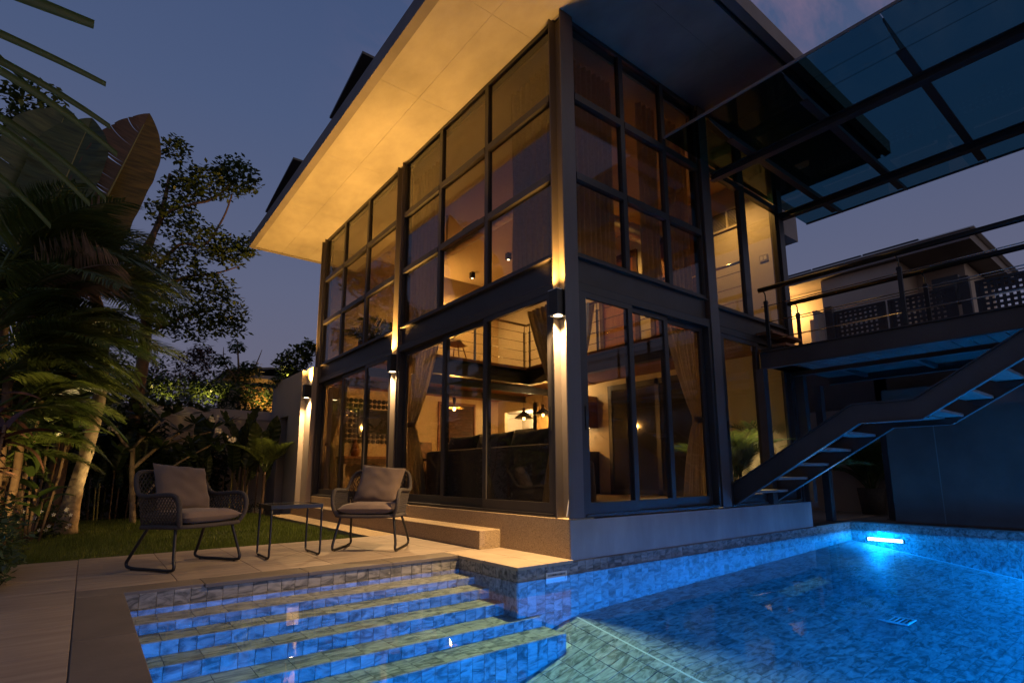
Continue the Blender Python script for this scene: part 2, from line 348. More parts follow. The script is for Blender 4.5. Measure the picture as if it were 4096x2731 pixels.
def slab(x0, x1, y0, y1, mt, name, parent, z=0., th=.03, gp=.004):
    o = MB().box(-(x1-x0)/2+gp/2, (x1-x0)/2-gp/2, -(y1-y0)/2+gp/2, (y1-y0)/2-gp/2, -th, 0).build(name, mt, parent, loc=((x0+x1)/2, (y0+y1)/2, z), bevel=.003); return o
xs = [-3.735, -3.11, -2.49, -1.87, -1.25, -.63, -.292]; ys = [1.218, 1.53, 2.73, 3.15]
for i in range(len(xs)-1):
    for j in range(len(ys)-1): slab(xs[i], xs[i+1], ys[j], ys[j+1], DECK, 'paving_tile', ter)
xs = [-5.19, -4.965, -4.35, -3.737]; ys = [-6.5+.6*k for k in range(17)]
for i in range(len(xs)-1):
    for j in range(len(ys)-1): slab(xs[i], xs[i+1], ys[j], min(ys[j+1], 3.15), DECK, 'paving_tile', ter)
y = -6.5
while y < .6: slab(-3.735, -3.462, y, min(y+1.24, .944), COPING, 'coping_slab', ter); y += 1.24
x = -3.735
while x < -.7: slab(x, min(x+.775, -.693), .930 if x > -3.6 else .946, 1.216, COPING, 'coping_slab', ter); x += .775
slab(-.689, -.335, -.045, .50, COPLIGHT, 'coping_slab', ter); slab(-.335, -.004, -.045, .50, COPLIGHT, 'coping_slab', ter)
slab(-.689, -.335, .502, 1.137, COPLIGHT, 'coping_slab', ter); slab(-.335, -.004, .502, 1.137, COPLIGHT, 'coping_slab', ter)
slab(-.689, -.292, 1.14, 1.217, COPLIGHT, 'coping_slab', ter)
# far corner paving beyond the house
pav = tag(MB().box(5.19, 9.62, -.012, 3.05, -.34, -.03).box(7.031, 9.62, -6.61, -.0125, -.34, -.032).box(-3.49, 6.83, -6.61, -6.215, -.34, -.0305).box(6.53, 6.83, -6.5, -.013, -.3, -.031).build('far_paving', GROUT), kind='structure')
for i in range(7):
    for j in range(3): slab(5.2+.6*i, 5.8+.6*i, .24+.6*j, .84+.6*j, DECK, 'paving_tile', pav, z=-.004)
for i in range(2): slab(5.2+.66*i, 5.86+.66*i, -.04, .238, COPING, 'coping_slab', pav, z=-.003)
for j in range(8): slab(6.515, 6.80, -.84-.8*j+.8*0, -.04-.8*j, COPING, 'coping_slab', pav, z=-.003)

for k in range(11): slab(-3.46+.94*k, -2.52+.94*k, -6.6, -6.19, COPING, 'coping_slab', pav, z=-.003)
# ------------------------------------------------------------------ pool
def zf(x, y): return -.50+.030*max(x, 0)+.25*max(min(x, 0), -1.2)+.16*max(y, -5)
STEPS = [(.66, -.172), (.42, -.240), (.18, -.330), (-.08, -.430), (-.36, -.520)]   # front edge y, tread z
pb = MB()
e = .008
def vq(a, b, z0a, z0b, z1=-.02): pb.quad((*a, z0a), (*b, z0b), (*b, z1), (*a, z1))
D = -1.7
vq((-3.48-e, .949+e), (-.67, .949+e), D, D); vq((-.67+e, .949), (-.67+e, -.02), D, D); vq((-.67, -.02+e), (6.52, -.02+e), D, D)
vq((6.52+e, -.02), (6.52+e, -6.2), D, D); vq((6.52, -6.2-e), (-3.48, -6.2-e), D, D); vq((-3.48-e, -6.2), (-3.48-e, .949), D, D)
N = 20
for i in range(N):
    for j in range(N):
        xa, xb = -3.48+10*i/N, -3.48+10*(i+1)/N; ya, yb = -6.2+6.2*j/N, -6.2+6.2*(j+1)/N
        pb.quad((xa, ya, zf(xa, ya)-e), (xb, ya, zf(xb, ya)-e), (xb, yb, zf(xb, yb)-e), (xa, yb, zf(xa, yb)-e))
yprev = .955
XR = [-.67, -.67, -.67, -.45, -.42]
for (ye, zt), xr in zip(STEPS, XR):
    pb.box(-3.485, xr+.003 if xr > -.6 else xr+.004, ye+e, yprev, D, zt-e); yprev = ye+e+.002
pool = tag(pb.build('pool_basin', POOLGROUT), kind='structure')
tw = .1053
# single tiles: waterline band, step risers and treads
tile_run(pool, (-3.48, .949, -.125), (1, 0, 0), (0, 0, 1), 26, 1, .1081, .105, TILE, 'wall_tile')
tile_run(pool, (-3.48, .949, -.23), (1, 0, 0), (0, 0, 1), 26, 1, .1081, .105, TILE, 'wall_tile')
tile_run(pool, (-.67, .949, -.125), (0, -1, 0), (0, 0, 1), 9, 1, .1077, .105, TILE, 'wall_tile')
tile_run(pool, (-.67, -.02, -.125), (1, 0, 0), (0, 0, 1), 40, 1, tw, .105, TILE, 'wall_tile')
yprev = .949
rest = MB()
for k, ((ye, zt), xr) in enumerate(zip(STEPS, XR)):
    zb = STEPS[k+1][1] if k < 4 else zf(-1.2, ye)-.02
    n = round((xr+3.48)/tw); su = (xr+3.48)/n
    tile_run(pool, (-3.48, ye, zb), (1, 0, 0), (0, 0, 1), n, 1, su, zt-zb, TILE, 'riser_tile')
    n2 = 13; su2 = (xr+3.48)/n2
    if k < 4: tile_run(pool, (-3.48, ye, zt-.008), (1, 0, 0), (0, 1, 0), n2, 1, su2, yprev-ye, TILE, 'tread_tile')
    else: tile_run(pool, (-3.48, ye, zt-.008), (1, 0, 0), (0, 1, 0), n, 1, su, yprev-ye, TILE, 'tread_tile', joined=rest)
    yprev = ye
tile_run(None, (-.67, .949, -.73), (0, -1, 0), (0, 0, 1), 9, 2, .1077, .302, TILE, joined=rest)
tile_run(None, (-.67, -.02, -.735), (1, 0, 0), (0, 0, 1), 68, 2, tw, .304, TILE, joined=rest)
tile_run(None, (-.67+40*tw, -.02, -.125), (1, 0, 0), (0, 0, 1), 28, 1, tw, .105, TILE, joined=rest)
tile_run(None, (6.52, -.02, -.125), (0, -1, 0), (0, 0, 1), 58, 1, tw, .105, TILE, joined=rest)
tile_run(None, (6.52, -.02, -.73), (0, -1, 0), (0, 0, 1), 58, 2, tw, .302, TILE, joined=rest)
tile_run(None, (-3.48, -6.2, -1.05), (0, 1, 0), (0, 0, 1), 68, 3, tw, .308, TILE, joined=rest)
# floor tiles laid to the fall of the basin
sx_, sy_ = .2106, .1053
for i in range(int(10/sx_)):
    for j in range(int(6.2/sy_)):
        xa = -3.48+i*sx_+.003; xb = xa+sx_-.006; yb = -.022-j*sy_-(.0); ya = yb-sy_+.005
        off = 0
        if xb+off > 6.52: continue
        xa += off; xb += off
        if ya > -.36 and xa < -.42: continue
        s = len(rest.v)
        rest.v += [(p, q, zf(p, q)) for p, q in ((xa, ya), (xb, ya), (xb, yb), (xa, yb))]+[(p, q, zf(p, q)-e) for p, q in ((xa, ya), (xb, ya), (xb, yb), (xa, yb))]
        rest.f += [(s, s+1, s+2, s+3)]+[(s+4+k, s+4+(k+1) % 4, s+(k+1) % 4, s+k) for k in range(4)]
tag(rest.build('pool_tiling', TILE, pool), kind='stuff')
wm = MB().prism([(-3.484, -6.204), (6.524, -6.204), (6.524, -.016), (-.666, -.016), (-.666, .953), (-3.484, .953)], 2, -1.72, -.135)
tag(wm.build('water', WATER), kind='structure')
# skimmer, floor grates, pool lamps
def pool_grate(x, y, label):
    t = thing('floor_grate', (x, y, zf(x, y)+.002), .02, label, 'grate', 'grates in the pool floor')
    fr = MB(); fr.box(-.14, .14, -.14, -.12, 0, .014).box(-.14, .14, .12, .14, 0, .014).box(-.14, -.12, -.12, .12, 0, .014).box(.12, .14, -.12, .12, 0, .014).build('frame', WHITE, t)
    for k in range(5): box('slat', -.119, .119, -.09+.042*k, -.078+.042*k, 0, .010, WHITE, t)
    box('sump', -.119, .119, -.119, .119, -.004, .001, BLACK, t)
pool_grate(.5, -1.92, 'square drain grate in the pool floor nearest the camera')
pool_grate(2.93, -1.73, 'square drain grate in the pool floor further from the camera')
sk = thing('pool_skimmer', (-.217, -.03, -.13), 0, 'grey plastic skimmer mouth set in the tiled wall below the house corner', 'skimmer')
MB().box(-.13, .13, -.006, .0, -.045, -.03).box(-.13, .13, -.006, 0, .03, .045).box(-.13, -.112, -.006, 0, -.03, .03).box(.112, .13, -.006, 0, -.03, .03).build('frame', WHITE, sk)
MB().box(-.11, .11, .0, .003, -.03, .01).build('flap', WHITE, sk); MB().box(-.112, .112, .0035, .0045, -.03, .03).build('mouth', BLACK, sk)
def spot(name, loc, d, energy, col, size, blend=.6, r=.03, parent=None):
    L = bpy.data.lights.new(name, 'SPOT'); L.energy = energy; L.color = col; L.spot_size = R(size); L.spot_blend = blend; L.shadow_soft_size = r
    o = bpy.data.objects.new(name, L); COL.objects.link(o); o.location = loc; o.rotation_euler = Vector(d).to_track_quat('-Z', 'Y').to_euler()
    if parent: o.parent = parent
    return o
def point(name, loc, energy, col, r=.03, parent=None):
    L = bpy.data.lights.new(name, 'POINT'); L.energy = energy; L.color = col; L.shadow_soft_size = r
    o = bpy.data.objects.new(name, L); COL.objects.link(o); o.location = loc
    if parent: o.parent = parent
    return o
BLUE = (.0, .27, 1.)
def pool_lamp(loc, d, energy, label, wide=.26, baffle_reach=0):
    t = thing('pool_lamp', loc, math.atan2(d[1], d[0]), label, 'pool lamp', 'underwater lamps')
    MB().box(-.004, .012, -wide, wide, -.034, .034).build('housing', STAINLESS, t, bevel=.004)
    MB().box(.0125, .016, -wide+.012, wide-.012, -.026, .026).build('lens', POOLLENS, t)
    spot('pool_lamp_light', (.22, 0, -.152-loc[2]), (.0, 0, -1), energy, BLUE, 179.6, .01, .03, t) if not baffle_reach else spot('pool_lamp_light', (.03, 0, -.1545-loc[2]), (1, 0, 0), energy, BLUE, 172, .3, .004, t)
    if baffle_reach: MB().box(.0, baffle_reach, -1.2, 1.2, -.150-loc[2], -.146-loc[2]).build('added_upper_baffle', STAINLESS, t); MB().box(.017, .16, -.6, .6, -.21-loc[2], -.206-loc[2]).build('added_lower_baffle', STAINLESS, t)  # unseen plates added to trim the beam above and below
PL = 1250
pool_lamp((6.508, -.515, -.27), (-1, 0, 0), PL*.1, 'lit underwater pool lamp in the far wall below the stairs')
pool_lamp((6.508, -3.6, -.27), (-1, 0, 0), PL, 'lit underwater pool lamp in the far wall right of the stairs')
for xx, nm in ((-2.2, 'left'), (1.2, 'middle'), (4.4, 'right')):
    pool_lamp((xx, -6.188, -.36), (0, 1, 0), PL*1.6, 'lit underwater pool lamp in the near wall, %s one of three' % nm, baffle_reach={'left': .26, 'middle': .11, 'right': .16}[nm])

# ------------------------------------------------------------------ house
house = thing('house', (0, 0, 0), 0, 'two-storey glass and steel house with wide concrete roof lit from below', 'house')
ZS, ZB0, ZB1, ZR = .375, 2.86, 3.165, 6.11
MB().box(0, .35, .004, 8.35, -.35, ZS).build('gravel_plinth', GRAVELWASH, house, bevel=.006)
MB().box(.006, 5.18, 0, .4, -.015, .362).box(.3, 5.18, .4, 8.3, -.3, .361).build('plinth', GREYPLASTER, house, bevel=.003)
MB().box(-.288, -.001, 1.14, 8.22, -.1, .2).build('step', GRAVELWASH, house, bevel=.008)
MB().box(-.68, -.291, 3.153, 8.24, -.3, -.002).build('kerb', GRAVELWASH, house, bevel=.006)
MB().box(.36, 5.1, .3, 8.1, .362, .378).build('ground_floor', mat('oak_floor', (.20, .14, .09), (.27, .2, .13), .35, scale=3, stretch=(1, 9, 1)), house)
def hcol(x0, y0, z0, z1, name='column', wd=.2, t=.013):
    m_ = MB().box(x0, x0+wd, y0, y0+t, z0, z1).box(x0, x0+wd, y0+wd-t, y0+wd, z0, z1).box(x0+wd/2-t/2, x0+wd/2+t/2, y0+t+.0005, y0+wd-t-.0005, z0, z1)
    return m_.build(name, COLSTEEL, house)
for y0 in (0, 3.97, 7.88): hcol(0, y0, ZS+.002, ZR-.002)
hcol(2.72, 0, ZS, ZR-.002); MB().box(4.96, 5.12, 0, .16, .364, 5.55).build('column', STEEL, house)
def ibeam(axis, a, b, c0, z0, z1, name='beam', wd=.13, t=.014):
    m_ = MB()
    def bx(p0, p1, q0, q1, z0, z1):
        m_.box(p0, p1, q0, q1, z0, z1) if axis == 0 else m_.box(q0, q1, p0, p1, z0, z1)
    bx(a, b, c0, c0+wd, z0, z0+t); bx(a, b, c0, c0+wd, z1-t, z1); bx(a, b, c0+wd/2-.005, c0+wd/2+.005, z0+t, z1-t)
    return m_.build(name, STEEL, house)
ibeam(1, .2, 3.97, .02, ZB0, ZB1); ibeam(1, 4.17, 7.88, .02, ZB0, ZB1)
ibeam(0, .2, 2.72, .02, ZB0, ZB1); ibeam(0, 2.92, 4.96, .02, ZB0-.03, ZB1-.06)
# window frames and panes. ax=1: facade along y at x=.05 ; ax=0: facade along x at y=.05
def fbox(m_, ax, a0, a1, z0, z1, d0=.045, d1=.105):
    m_.box(a0, a1, d0, d1, z0, z1) if ax == 0 else m_.box(d0, d1, a0, a1, z0, z1)
def window_bay(ax, a0, a1, mull, trans, z0, z1, fw=.045, mw=.075, tw_=.085):
    m_ = MB()
    fbox(m_, ax, a0, a0+fw, z0, z1); fbox(m_, ax, a1-fw, a1, z0, z1); fbox(m_, ax, a0+fw, a1-fw, z1-fw, z1); fbox(m_, ax, a0+fw, a1-fw, z0, z0+fw)
    m_.build('window_frame', ALU, house)
    cuts = [a0+fw]+[v for c in mull for v in (c-mw/2, c+mw/2)]+[a1-fw]
    zc = [z0+fw]+[v for c in trans for v in (c-tw_/2, c+tw_/2)]+[z1-fw]
    for c in mull:
        q = MB(); fbox(q, ax, c-mw/2, c+mw/2, z0+fw, z1-fw, .04, .11); q.build('mullion', ALU, house)
    for k in range(0, len(cuts), 2):
        for c in trans:
            q = MB(); fbox(q, ax, cuts[k], cuts[k+1], c-tw_/2, c+tw_/2, .03, .112); q.build('transom', ALU, house)
        for j in range(0, len(zc), 2):
            q = MB(); fbox(q, ax, cuts[k]-.004, cuts[k+1]+.004, zc[j]-.004, zc[j+1]+.004, .072, .080); q.build('pane', GLASS, house)
window_bay(1, .202, 3.968, [1.52, 2.74], [4.125, 5.12], ZB1+.002, ZR-.003)
window_bay(1, 4.172, 7.878, [5.49, 6.72], [4.125, 5.12], ZB1+.002, ZR-.003)
window_bay(0, .202, 2.718, [1.08, 1.92], [4.125, 5.12], ZB1+.002, ZR-.003)
window_bay(0, 2.922, 4.958, [3.87], [5.2], ZB1-.058, ZR-.003, mw=.17)
def slider(ax, a0, a1, d, z0, z1, sw=.075, bot=.11):
    t = thing('sliding_door', parent=house)
    m_ = MB(); d1 = d+.04
    fbox(m_, ax, a0, a0+sw, z0, z1, d, d1); fbox(m_, ax, a1-sw, a1, z0, z1, d, d1); fbox(m_, ax, a0+sw, a1-sw, z1-.06, z1, d, d1); fbox(m_, ax, a0+sw, a1-sw, z0, z0+bot, d, d1)
    m_.build('frame', ALU, t)
    q = MB(); fbox(q, ax, a0+sw-.004, a1-sw+.004, z0+bot-.004, z1-.056, d+.016, d+.024); q.build('pane', GLASS, t)
    q = MB(); fbox(q, ax, a0+.02, a0+.045, z0+.85, z0+1.1, d-.012, d-.001); q.build('handle', BLACK, t)
def door_frame(ax, a0, a1, z0, z1):
    m_ = MB(); fbox(m_, ax, a0, a0+.05, z0, z1, .02, .16); fbox(m_, ax, a1-.05, a1, z0, z1, .02, .16); fbox(m_, ax, a0+.05, a1-.05, z1-.09, z1, .02, .16); fbox(m_, ax, a0+.05, a1-.05, z0, z0+.03, .01, .17)
    m_.build('door_frame', ALU, house)
for ax, a0, a1, cuts in ((1, .203, 3.967, (.25, 1.52, 2.60, 3.92)), (1, 4.173, 7.877, (4.22, 5.28, 6.52, 7.83)), (0, .203, 2.717, (.25, 1.07, 1.80, 2.67))):
    door_frame(ax, a0, a1, ZS+.004, ZB0-.003)
    for k in range(3): slider(ax, cuts[k]-(.03 if k else 0), cuts[k+1]+(.03 if k < 2 else 0), (.025, .07, .115)[k if ax == 1 else (0, 1, 2)[k]], ZS+.036, ZB0-.094)
door_frame(0, 2.923, 4.957, ZS+.002, ZB0-.035)
slider(0, 2.97, 3.99, .03, ZS+.034, ZB0-.13); slider(0, 3.95, 4.91, .08, ZS+.034, ZB0-.13)
# roof with soffit panels and lipped fascia
roof = MB().box(-1.15, 6.4, -1.15, 9.31, ZR+.03, ZR+.2).build('roof', FASCIA, house)
fm = MB()
fm.prism([(-1.27, 6.115), (-1.155, 6.095), (-1.155, 6.34), (-1.27, 6.345)], 1, -1.30, 9.42)
fm.build('fascia', FASCIA, roof)
fm = MB(); fm.prism([(-1.30, 6.125), (-1.205, 6.10), (-1.205, 6.33), (-1.30, 6.345)], 0, -1.153, 6.4); fm.build('fascia', FASCIA, roof)
MB().box(-1.153, 6.4, -1.203, -1.155, ZR+.05, 6.33).build('shadow_gap', BLACK, roof)
MB().box(-1.153, 6.4, 9.313, 9.42, 6.10, 6.34).build('fascia', FASCIA, roof)
yj = [-1.15, .55, 2.35, 4.55, 6.7, 9.31]; xj = [-1.15, -.56, .045]
for i in range(2):
    for j in range(5): MB().box(xj[i]+.0015, xj[i+1]-.0015, yj[j]+.0015, yj[j+1]-.0015, ZR, ZR+.028).build('soffit_panel', CONC, roof)
xj = [.045, 1.9, 4.1, 6.4]; yj = [-1.15, -.72, .045]
for i in range(3):
    for j in range(2): MB().box(xj[i]+.0015, xj[i+1]-.0015, yj[j]+.0015, yj[j+1]-.0015, ZR, ZR+.028).build('soffit_panel', CONC, roof)
MB().box(.046, 6.4, 8.2, 9.31, ZR, ZR+.028).build('soffit_panel', CONC, roof)
MB().box(5.16, 7.32, .72, 4.5, 5.5, 6.25).build('rear_roof_block', FASCIA, house)
# solar panels at the roof edge
for k, (y0, y1) in enumerate(((3.0, 4.35), (6.45, 8.5))):
    t = thing('solar_panel', (-.62, (y0+y1)/2, 6.55), 0, 'dark solar panel tilted on the roof edge, %s one' % ('nearer' if k == 0 else 'farther'), 'solar panel', 'solar panels on the roof')
    L = (y1-y0)/2
    MB().prism([(-L, .40), (L, .10), (L, .14), (-L, .44)], 0, -.55, .6).build('frame', ALU, t)
    MB().prism([(-L+.03, .437), (L-.03, .143), (L-.03, .148), (-L+.03, .442)], 0, -.53, .58).build('cell_sheet', SOLAR, t)
    for x_, y_, z_ in ((-.3, -L+.05, .38), (.5, -L+.05, .38), (-.3, L-.1, .11), (.5, L-.1, .11)): MB().box(x_-.02, x_+.02, y_, y_+.04, -.25, z_).build('rack_leg', STAINLESS, t)
# interior shell
MB().box(.05, 5.15, 8.1, 8.25, .3, 6.1).build('end_wall', IWALL, house)
MB().box(5.05, 5.15, .17, 6.6, .3, ZB0).box(5.05, 5.15, 7.8, 8.1, .3, ZB0).box(5.05, 5.15, 6.6, 7.8, 2.45, ZB0).build('back_wall', IWALL, house)
MB().box(5.05, 5.15, .17, 8.1, ZB0+.001, 6.1).build('back_wall', IWALL2, house)
MB().box(.16, 5.04, .16, 8.09, 6.0, 6.04).build('ceiling', IWALL, house)
MB().box(.16, 2.95, 4.25, 8.09, 2.80, 2.86).box(2.95, 5.04, .2, 8.09, 2.80, 2.861).build('mezzanine_floor', WOOD, house)
ibeam(0, .2, 2.95, 4.19, 2.55, 2.83, 'mezzanine_beam'); ibeam(1, .2, 4.25, 2.89, 2.53, 2.83, 'mezzanine_beam')
MB().box(.2, 2.89, 4.17, 4.188, 2.83, 2.88).box(2.87, 2.888, .2, 4.17, 2.83, 2.88).build('mezzanine_edge_trim', WOOD, house)
for k in range(20):
    MB().box(.2, 5.0, 4.33+.19*k, 4.33+.19*k+.184, 2.775, 2.795).build('ceiling_plank', PLANK, house)
for yy in (5.5, 6.8): ibeam(0, .2, 5.0, yy, 2.62, 2.772, 'ceiling_joist', .1)
# wide window in the back wall and the kitchen behind it
MB().box(5.05, 5.9, 6.45, 6.6, .3, 2.6).box(5.9, 6.0, 6.45, 8.2, .3, 2.6).box(5.15, 5.9, 8.1, 8.2, .3, 2.6).box(5.15, 5.9, 6.6, 8.1, 2.46, 2.56).box(5.15, 5.9, 6.6, 8.1, .3, .37).build('kitchen_alcove', IWALL2, house)
kb = MB().box(5.4, 5.88, 7.0, 7.8, .37, 2.0).build('kitchen_cabinet', ALU, house, bevel=.01)
MB().box(5.395, 5.399, 7.18, 7.32, 1.5, 1.75).build('notice', IWALL2, kb)
lv = thing('louvre_door', (3.70, 8.095, .38), 0, 'dark louvred double door in the far interior wall', 'door')
MB().box(-.52, .52, -.02, 0, 0, 2.2).build('leaf', WOODDARK, lv)
for k in range(26):
    MB().prism([(-.045, .08+.08*k), (-.021, .14+.08*k), (-.021, .155+.08*k), (-.045, .095+.08*k)], 0, -.46, .46).build('louvre_slat', WOODDARK, lv)
MB().box(-.56, -.521, -.05, 0, 0, 2.26).box(.521, .56, -.05, 0, 0, 2.26).box(-.52, .52, -.05, 0, 2.2, 2.26).build('door_frame', WOOD, lv)
gd = thing('glazed_door', (5.045, 2.7, .38), 0, 'tall dark glazed door with bronze frame in the back wall', 'door')
MB().box(-.04, 0, -1.3, -1.2, 0, 2.3).box(-.04, 0, 1.2, 1.3, 0, 2.3).box(-.04, 0, -.05, .05, 0, 2.3).box(-.04, 0, -1.2, 1.2, 2.2, 2.3).box(-.04, 0, -1.2, 1.2, 0, .1).build('frame', ALU, gd)
for s in (-1, 1): MB().box(-.025, -.015, min(s*.05, s*1.2), max(s*.05, s*1.2), .1, 2.2).build('pane', MIRROR, gd)
# upper back wall: timber doors, grille, switch
for k, yy in enumerate((2.2, 3.6)):
    t = thing('timber_door', (5.045, yy, 2.862), 0, 'teak interior door on the upper floor, %s the stairwell' % ('nearer' if k == 0 else 'farther from'), 'door')
    MB().box(-.02, 0, -.45, .45, 0, 2.55).build('leaf', WOOD, t); MB().box(-.06, 0, -.55, -.451, 0, 2.68).box(-.06, 0, .451, .55, 0, 2.68).box(-.06, 0, -.45, .45, 2.551, 2.68).build('door_frame', WOODDARK, t)
    MB().tube([(-.02, .36, 1.0), (-.07, .36, 1.0), (-.07, .25, 1.0)], .011).build('handle', STAINLESS, t)
t = thing('air_grille', (5.045, .96, 5.40), 0, 'cream air conditioning grille high on the upper wall', 'grille')
MB().box(-.03, 0, -.34, .34, -.2, -.165).box(-.03, 0, -.34, .34, .165, .2).box(-.03, 0, -.34, -.3, -.165, .165).box(-.03, 0, .3, .34, -.165, .165).box(-.03, 0, -.015, .015, -.165, .165).build('frame', IWALL2, t)
for k in range(12): MB().prism([(-.028, -.155+.027*k), (-.006, -.14+.027*k), (-.006, -.136+.027*k), (-.028, -.151+.027*k)], 1, -.3, .3).build('slat', IWALL2, t)
MB().box(-.003, -.001, -.3, .3, -.165, .165).build('backing', BLACK, t)
t = thing('light_switch', (5.045, .35, 4.45), 0, 'double grey switch plate on the upper wall by the door', 'switch')
MB().box(-.012, 0, -.075, .075, -.06, .06).build('plate', GREYPLASTER, t, bevel=.003); MB().box(-.016, -.012, -.055, -.01, -.035, .035).build('rocker', WHITE, t); MB().box(-.016, -.012, .01, .055, -.035, .035).build('rocker', WHITE, t)
def railing(name, p0, p1, zb, h, label, cat='railing', nrail=4, npost=3, hand=.024, mt=STAINLESS):
    t = thing(name, (*p0, zb), math.atan2(p1[1]-p0[1], p1[0]-p0[0]), label, cat); L = math.hypot(p1[0]-p0[0], p1[1]-p0[1])
    for k in range(npost):
        x = .06+(L-.12)*k/(npost-1)
        MB().box(x-.02, x+.02, -.012, .012, 0, h-.14).tube([(x, 0, h-.16), (x, 0, h-.05), (x+.02, 0, h-.02)], .009).build('post', mt, t)
    MB().tube([(0, 0, h), (L, 0, h)], hand, 10).build('handrail', mt, t, smooth=True)
    for k in range(nrail):
        z = .14+(h-.3)*k/(nrail-1); MB().tube([(-.0, 0, z), (L, 0, z)], .006, 6).build('rail', STAINLESS, t)
    return t
railing('mezzanine_railing', (.4, 4.15), (2.86, 4.15), 2.86, .86, 'stainless mezzanine railing facing the lawn side windows')
railing('mezzanine_railing', (2.85, .35), (2.85, 4.1), 2.86, .86, 'stainless mezzanine railing facing the pool side windows')
railing('stair_railing', (4.4, .3), (4.4, 1.6), 3.2, 1.05, 'stainless stairwell railing in the upper corner room', npost=2)
# ------------------------------------------------------------------ wall lamps
WARM = (1., .50, .105); WARMD = (1., .62, .27)
def wall_lamp(x, y, label, up, down, xo=0.):
    t = thing('wall_lamp', (x, y, 2.45), 0, label, 'wall lamp', 'up and down lamps on the lawn side columns')
    MB().box(-.075, .065, -.068, .068, .008, .272).build('housing', BLACK, t, bevel=.004)
    MB().box(.0655, .10, -.03, .03, .1, .18).build('bracket', BLACK, t) if not xo else MB().box(.01, .06, .0685, .21, .1, .18).build('bracket', BLACK, t)
    for z in (.0, .272):
        MB().box(-.08, .07, -.073, -.060, z, z+.008).box(-.08, .07, .060, .073, z, z+.008).box(-.08, -.066, -.06, .06, z, z+.008).box(.056, .07, -.06, .06, z, z+.008).build('rim', STAINLESS, t)
        MB().lathe([(0, 0), (.045, 0), (.045, .003), (0, .003)], 16, (-.005, 0, z+(.003 if z == 0 else .0045))).build('lens', LAMPW, t)
    spot('wall_lamp_up', (-.02+xo, 0, .30), (-.10, 0, 1), up, WARM, 110, 1.0, .03, t)
    spot('wall_lamp_down', (-.02+xo, 0, -.02), (-.16, 0, -1), down, WARMD, 128, 1.0, .03, t)
UP, DN = 820, 400
wall_lamp(-.012, .1, 'black up and down lamp on the corner column above the pool', UP*.5, DN*2.1)
wall_lamp(-.012, 4.07, 'black up and down lamp on the middle column of the lawn side', UP*1.25, DN*1.2)
wall_lamp(-.17, 7.97, 'black up and down lamp on the end column beside the beige wall', UP*1.0, DN*.75)
MB().tube([(.03, .02, 2.4), (.03, .02, 1.2), (.02, .016, .6), (-.02, .02, .40)], .008, 6).build('lamp_cable', WHITE, house)

# ------------------------------------------------------------------ interior furnishing
def curtain(label, ax, c, a0, a1, z0, z1, tie=None, tside=0, amp=.035, folds=9, mt=CURT, tw_=.22):
    """hanging sheet between a0..a1 along the facade; tie = height where it is gathered towards a0 (tside 0) or a1 (tside 1)"""
    t = thing('curtain', (0, 0, 0), 0, label, 'curtain', 'curtains behind the glass'); G = []; nz, na = 26, folds*8
    for i in range(nz+1):
        f = i/nz; z = z1+(z0-z1)*f; lo, hi = a0, a1
        if tie:
            k = (z-tie)/((z1-tie) if z > tie else (z0-tie)); k = min(max(k, 0), 1)
            ww = (a1-a0)*(tw_+(1-tw_)*(k**.75 if z > tie else .62*k**.6))
            if tside == 0: hi = lo+ww
            else: lo = hi-ww
        am = amp*(.6+.4*(hi-lo)/(a1-a0)); row = []
        for j in range(na+1):
            s = j/na; a = lo+(hi-lo)*s; d = c+am*math.sin(s*folds*2*math.pi+.6*math.sin(7*s+f))+.008*math.sin(23*s+9*f)
            row.append((a, d, z) if ax == 0 else (d, a, z))
        G.append(row)
    MB().grid(G).build('cloth', mt, t, smooth=True)
    if tie:
        e0, e1 = (a0, a0+(a1-a0)*tw_) if tside == 0 else (a1-(a1-a0)*tw_, a1)
        q = MB(); q.box(e0-.01, e1+.01, c-.05, c+.05, tie-.03, tie+.05) if ax == 0 else q.box(c-.05, c+.05, e0-.01, e1+.01, tie-.03, tie+.05)
        q.build('tie_back', mt, t, bevel=.02)
curtain('tied olive curtain at the far end of the lawn side doors', 1, .33, 6.95, 8.0, .40, 2.72, 1.45, 1, mt=CURT)
curtain('tied olive curtain beside the middle column, ground floor', 1, .33, 3.25, 4.15, .40, 2.78, 1.6, 1)
curtain('olive curtain behind the corner column on the lawn side, ground floor', 1, .33, .26, 1.02, .40, 2.78, 1.5, 0)
curtain('narrow olive curtain at the corner of the pool side doors', 0, .33, .26, .78, .40, 2.78, 1.5, 0, folds=5)
curtain('tied olive curtain at the far end of the pool side doors', 0, .33, 2.15, 2.85, .40, 2.76, 1.52, 1, folds=7)
curtain('long upper curtain right of the corner column, pool side', 0, .36, .42, 1.22, 2.9, 5.95, None, 0)
curtain('long upper curtain behind the second pane, pool side', 0, .36, 1.78, 2.15, 2.9, 5.95, None, 0, folds=4)
curtain('long upper curtain beside the pool side post', 0, .36, 2.36, 2.86, 2.9, 5.95, None, 0, folds=5)
curtain('long upper curtain left of the corner column, lawn side', 1, .36, .45, 1.35, 2.9, 5.95, None, 0)
curtain('long upper curtain beside the middle column, lawn side', 1, .36, 3.2, 4.3, 2.9, 5.95, None, 0)
